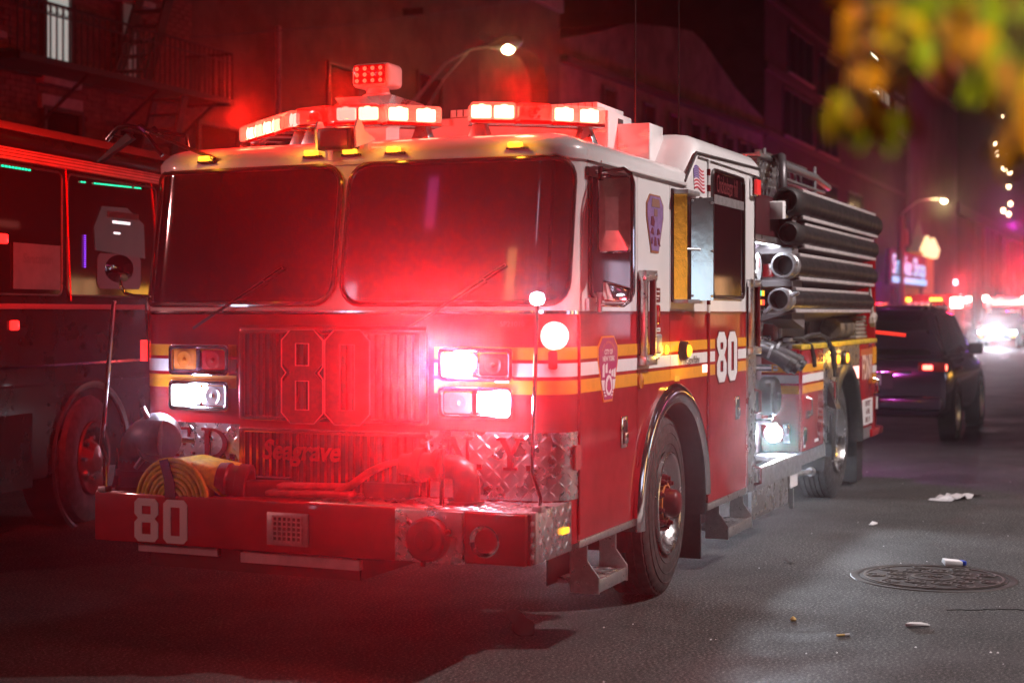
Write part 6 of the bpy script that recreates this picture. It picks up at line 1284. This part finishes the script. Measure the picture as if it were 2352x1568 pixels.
for x in (91.4, 94.2): obj('tower_lamp', MB().lathe((x, 11.0, 5.1), (0, 0, 1), [(0, .3), (.5, .45), (1.3, .1)], 10, cap0=True, cap1=True), glow('tower_lamp_glow', (1, .72, .35), 1.6), kt)
o = obj('violet_shop_window', MB().box(97.5, 103, 12.2, 12.45, 2.4, 3.9), glow('violet_window_glow', (.35, .04, 1), .9)); tag(o, 'violet lit shop window right of the orange tower', 'shop window')

# ------------------------------------------------------------------ street lamps, wires
def street_lamp(label, base, arm, head, on, power, col, stay=True):
    t = thing('street_lamp', label, 'street lamp', base, 'street lamps')
    bx, by, bz = base; top = (bx, by, arm[0][2] - .4)
    obj('pole', MB().cyl(base, top, .11, .07, n=12).cyl((bx, by, bz), (bx, by, bz + .5), .18, .15, n=12), STEEL, t)
    obj('arm', MB().tube([top] + arm + [head], [.06, .045, .04, .035, .03][:len(arm) + 2] if len(arm) <= 3 else .035, 8), STEEL, t)
    if stay: obj('arm_stay', MB().tube([(bx, by, top[2] - .9), tuple((Vector(arm[0]) + Vector(arm[-1])) / 2 - Vector((0, 0, .12))), arm[-1]], .022, 8), STEEL, t)
    d = (Vector(head) - Vector(arm[-1])).normalized(); h_ = Vector(head)
    obj('lamp_head', MB().tube([h_ - d*.1, h_ + d*.2, h_ + d*.5, h_ + d*.62], [.05, .15, .14, .03], 12), STEEL, t, smooth=50)
    obj('lamp_lens', MB().lathe(h_ + d*.3 + Vector((0, 0, -.06)), (0, 0, -1), [(0, .13), (.06, .14), (.14, .09), (.17, .001)], 16), on, t)
    lamp('street_and_fill_light', 'POINT', tuple(h_ + d*.3 + Vector((0, 0, -.35))), col, power, .12); return t
SOD = glow('sodium_lamp_glow', (1.0, .78, .36), 60)
street_lamp('lit street lamp on a curved arm above the engine searchlight', (22.4, 12.45, .13), [(22.55, 12.1, 6.2), (22.75, 11.5, 6.95), (22.95, 11.0, 7.24)], (23.05, 10.5, 7.30), SOD, 30, (1.0, .62, .24))
street_lamp('far lit street lamp right of the violet slab', (81, 11.0, .13), [(81.5, 10.9, 7.3), (84, 10.4, 8.1), (86.5, 9.9, 8.35)], (87.6, 9.6, 8.4), SOD, 250, (1.0, .70, .30), stay=False)
# lamp over the near kerb that lights the engine's side, outside the frame
KL = thing('street_lamp', 'street lamp standing on the near pavement beside the engine', 'street lamp', (4.6, -7.6, .13), 'street lamps')
obj('pole', MB().cyl((4.6, -7.6, .13), (4.6, -7.6, 8.6), .11, .07, n=12), STEEL, KL); obj('arm', MB().tube([(4.6, -7.6, 8.5), (4.6, -7.4, 8.75), (4.6, -6.9, 8.8)], .035, 8), STEEL, KL)
obj('lamp_head', MB().box(4.3, 4.9, -7.05, -6.75, 8.72, 8.85), STEEL, KL, bevel=.03)
lamp('street_and_fill_light', 'SPOT', (4.6, -6.9, 8.6), (1.0, .86, .84), 5400, .10, (5.0, -2.5, 0), 78, .4)
lamp('street_and_fill_light', 'SPOT', (-9.0, 14.5, 6.5), (1.0, .36, .34), 2300, .2, (-0.4, 1.3, 1.0), 30, .8)  # pink fill spot added from front left; no lamp stands there
lamp('street_and_fill_light', 'SPOT', (-8.2, -4.8, 5.0), (1.0, .82, .42), 1700, .1, (-5.40, -2.66, 1.93), 20, .6)  # spot added to brighten the leaves; no lamp stands there
o = obj('overhead_wire', MB().tube([(14.1, 12.0, 6.1), (20, 12.3, 7.35), (26, 12.55, 8.75), (33, 12.7, 10.4)], .014, 5), IRONB); tag(o, 'thin overhead cable rising across the dark wall behind the lightbar', 'cable')
t = thing('utility_pole', 'slim dark pole standing by the far kerb in front of the shop sign', 'pole', (80.3, 10.9, .13)); obj('shaft', MB().cyl((80.3, 10.85, .13), (80.3, 10.85, 7.0), .2, .16, n=10), SILL, t); obj('box', MB().box(80.6, 81.1, 10.6, 10.9, 5.4, 6.3), SILL, t)

# ------------------------------------------------------------------ autumn tree hanging into the frame by the camera
LEAFS = [mat('leaf_orange', (0.50, 0.20, 0.012), 0.75, spec=.1, var=0.3, vscale=25), mat('leaf_yellow', (0.52, 0.36, 0.015), 0.75, spec=.1, var=0.3, vscale=25), mat('leaf_green', (0.26, 0.33, 0.02), 0.75, spec=.1, var=0.3, vscale=25), mat('leaf_brown', (0.34, 0.15, 0.02), 0.75, spec=.1, var=0.3, vscale=25)]
tree = thing('autumn_tree', 'autumn tree with orange yellow and green leaves hanging at the upper right', 'tree', (-4.55, -3.95, .13))
BARK = mat('bark', (0.10, 0.075, 0.06), 0.9, var=0.4, bump=0.6, bscale=30)
obj('trunk', MB().tube([(-4.55, -3.95, .1), (-4.56, -3.93, 1.0), (-4.6, -3.88, 2.0), (-4.65, -3.8, 2.9), (-4.6, -3.8, 4.2)], [.16, .13, .115, .10, .06], 14), BARK, tree, smooth=60)
RV, FV = Vector((math.sin(TH), -math.cos(TH), 0)), Vector((math.cos(TH), math.sin(TH), 0)); CP = Vector((-6.974, -2.611, 1.63))
def at(X, Z, up): return CP + RV*X + FV*Z + Vector((0, 0, up))
obj('branch', MB().tube([(-4.62, -3.86, 2.3), tuple(at(.85, 1.4, .50)), tuple(at(.60, 1.3, .36)), tuple(at(.45, 1.26, .30)), tuple(at(.34, 1.24, .262)), tuple(at(.28, 1.24, .25))], [.03, .016, .010, .007, .005, .003], 8), BARK, tree, smooth=60)
for e_ in ((.278, .25, .16), (.31, .255, .19), (.345, .26, .20), (.37, .27, .19), (.40, .29, .13), (.41, .29, .20)): obj('twig', MB().tube([tuple(at(e_[0] + .01, 1.25, e_[1])), tuple(at(e_[0] + .003, 1.25, (e_[1] + e_[2])/2)), tuple(at(e_[0], 1.25, e_[2]))], .0022, 5), BARK, tree)
lf = []
for k in range(4):
    m = MB(); L_ = [(0, 0), (.18, .20), (.42, .30), (.68, .24), (.88, .10), (1.0, 0)]
    vs = []
    for u, v in L_: vs += [(u, -v, .05*v), (u, 0, -.04*math.sin(PI*u)), (u, v, .05*v)]
    m.add(vs, [(i*3+j, i*3+j+1, i*3+4+j, i*3+3+j) for i in range(5) for j in range(2)])
    lf.append(mesh_of('leaf', m, LEAFS[k], smooth=60))
# clumps: (px-like offsets in metres at 1.6 m: right, up, material mix)
r_ = random.Random(21)
clumps = [((q_[0] + 14 - 1176) / 3543 * 1.6, (718 + 42 - q_[1]) / 3543 * 1.6, q_[2], q_[3]) for q_ in (
    (1962, 30, 0, 6), (1958, 95, 0, 8), (1958, 155, 0, 8), (1955, 210, 0, 6), (1945, 245, 1, 5), (1925, 265, 2, 4), (1940, 292, 2, 4), (1985, 255, 1, 5), (1998, 265, 2, 4), (2025, 300, 0, 6), (2040, 280, 1, 4),
    (2010, 10, 2, 6), (2045, 55, 1, 7), (2035, 100, 1, 6), (2075, 30, 2, 7), (2080, 90, 2, 6), (2060, 140, 3, 4), (2110, 20, 2, 7), (2115, 70, 2, 6), (2125, 120, 0, 6), (2145, 160, 0, 5), (2105, 150, 1, 3), (2160, 30, 2, 6), (2165, 90, 3, 6),
    (2205, 60, 0, 7), (2210, 110, 0, 7), (2222, 165, 1, 6), (2225, 190, 2, 3), (2262, 80, 2, 4), (2240, 20, 2, 6), (2285, 25, 3, 6), (2320, 40, 2, 6), (2255, 135, 3, 5), (2285, 165, 3, 6), (2310, 200, 3, 6), (2325, 245, 3, 6), (2330, 290, 0, 5), (2335, 335, 0, 5), (2340, 375, 1, 4), (2350, 130, 3, 3))]
for X, U, k, n_ in clumps:
    for _ in range(int(n_ * 1.1)):
        kk = k if r_.random() < .75 else r_.randrange(4)
        zz = 1.6 + r_.uniform(-.10, .10); p = at((X + r_.gauss(0, .009)) * zz / 1.6, zz, (U + r_.gauss(0, .009)) * zz / 1.6)
        rot = Matrix.Rotation(r_.uniform(0, 6.28), 4, 'Z') @ Matrix.Rotation(r_.uniform(.5, 1.6), 4, 'Y') @ Matrix.Rotation(r_.uniform(-1, 1), 4, 'X')
        o = D.objects.new('leaf', lf[kk]); link(o, tree, Matrix.Translation(p) @ rot @ Matrix.Scale(r_.uniform(.034, .052), 4))

# ------------------------------------------------------------------ the street behind the camera; lit windows added to reflect in glass and paint
SHB = [glow('reflected_glow_warm', (1, .55, .2), 4), glow('reflected_glow_pink', (1, .1, .5), 2.5), glow('reflected_glow_cool', (.55, .75, 1), 6)]
b8 = thing('corner_shops', 'dark corner building behind the camera with lit panes added for reflections', 'building', (-28, 6, 0))
obj('wall', MB().box(-34, -26, -14, 26, 0, 17), D.materials['far_dark_wall'], b8, smooth=0)
SH = [glow('added_pane_warm', (1, .62, .25), 1.6), glow('added_pane_pink', (1, .12, .5), 1.2), glow('added_pane_cool', (.6, .75, 1), 1.4), glow('added_pane_amber', (1, .5, .05), 5), glow('added_pane_sky', (.6, .85, 1), 2.2)]
r_ = random.Random(8)
for k, (y, z, w_, h_) in enumerate(((1.5, 9.0, .5, 1.3), (3.2, 12.0, .5, 1.3), (5.6, 7.2, 1.6, .35), (7.2, 10.6, .4, 1.4), (9.6, 8.4, .5, 1.0), (11.5, 12.6, .5, 1.3), (13.5, 7.4, 1.5, .4), (15.5, 10.0, .5, 1.3), (18.5, 8.2, .5, 1.3), (-1.0, 10.0, .5, 1.3), (10.4, 6.0, .3, 1.8))):
    obj('added_lit_pane', MB().box(-26.02, -25.9, y - w_/2, y + w_/2, z - h_/2, z + h_/2), SHB[(k * 2) % 3], b8, smooth=0)  # panes placed and lit to mirror in the windscreen
b9 = thing('near_terrace', 'row of dark shops along the near pavement beside the camera', 'building', (10, -12, .13))
obj('wall', MB().box(-14, 60, -18, -11.0, .13, 11), D.materials['far_dark_wall'], b9, smooth=0)
for k, (x, z, w_, h_, c_) in enumerate(((3.5, 2.2, 2.6, 1.4, 2), (8.0, 1.6, 2.8, 2.2, 0), (14.2, 2.0, 2.6, 1.3, 4), (18.0, 1.8, 3.0, 2.0, 0), (25.0, 2.2, 3.0, 1.2, 1), (33.0, 2.0, 3.0, 2.0, 2), (6.0, 6.4, 1.0, 1.6, 0), (11.0, 6.4, 1.0, 1.6, 2), (21.0, 6.4, 1.0, 1.6, 0), (30.0, 6.4, 1.0, 1.6, 0), (42.0, 2.0, 3.0, 1.6, 0), (48.0, 1.6, 3.4, 2.0, 3), (55.0, 1.8, 3.4, 2.2, 3))):
    pass
    f = obj('added_lit_pane', MB().box(x - w_/2, x + w_/2, -11.0, -10.95, z - h_/2, z + h_/2), SH[c_], b9, smooth=0)  # lit panes added to reflect in the deflector and the SUV side
    for j in range(3): obj('mullion', MB().box(x - w_/2 + w_*j/2 - .03, x - w_/2 + w_*j/2 + .03, -10.95, -10.9, z - h_/2, z + h_/2), FRAME, f)

# ------------------------------------------------------------------ sky, and a haze volume added to give lamps a lens glow
m = MB(); R_ = 330
m.lathe((90, 0, -40), (0, 0, 1), [(0, R_), (60, R_*.98), (160, R_*.8), (260, R_*.45), (300, .1)], 24)
sk_ = struct('sky', m, glow('night_sky', (1.0, .10, .20), 0.004, (0, 0, 0)), smooth=60)
hz = MB().box(-36, 217, -22, 32, -1.3, 25.5)  # thin volume added so lamps glow as through a lens
hm = D.materials.new('lens_glow_haze'); hm.use_nodes = True; hn = hm.node_tree.nodes; hn.remove(hn['Principled BSDF'])
pv = hn.new('ShaderNodeVolumePrincipled'); pv.inputs['Color'].default_value = (.95, .95, .95, 1); pv.inputs['Density'].default_value = 0.00105; pv.inputs['Anisotropy'].default_value = 0.96
hm.node_tree.links.new(pv.outputs[0], hn['Material Output'].inputs['Volume'])
ho = obj('haze', hz, hm, smooth=0); ho['kind'] = 'stuff'
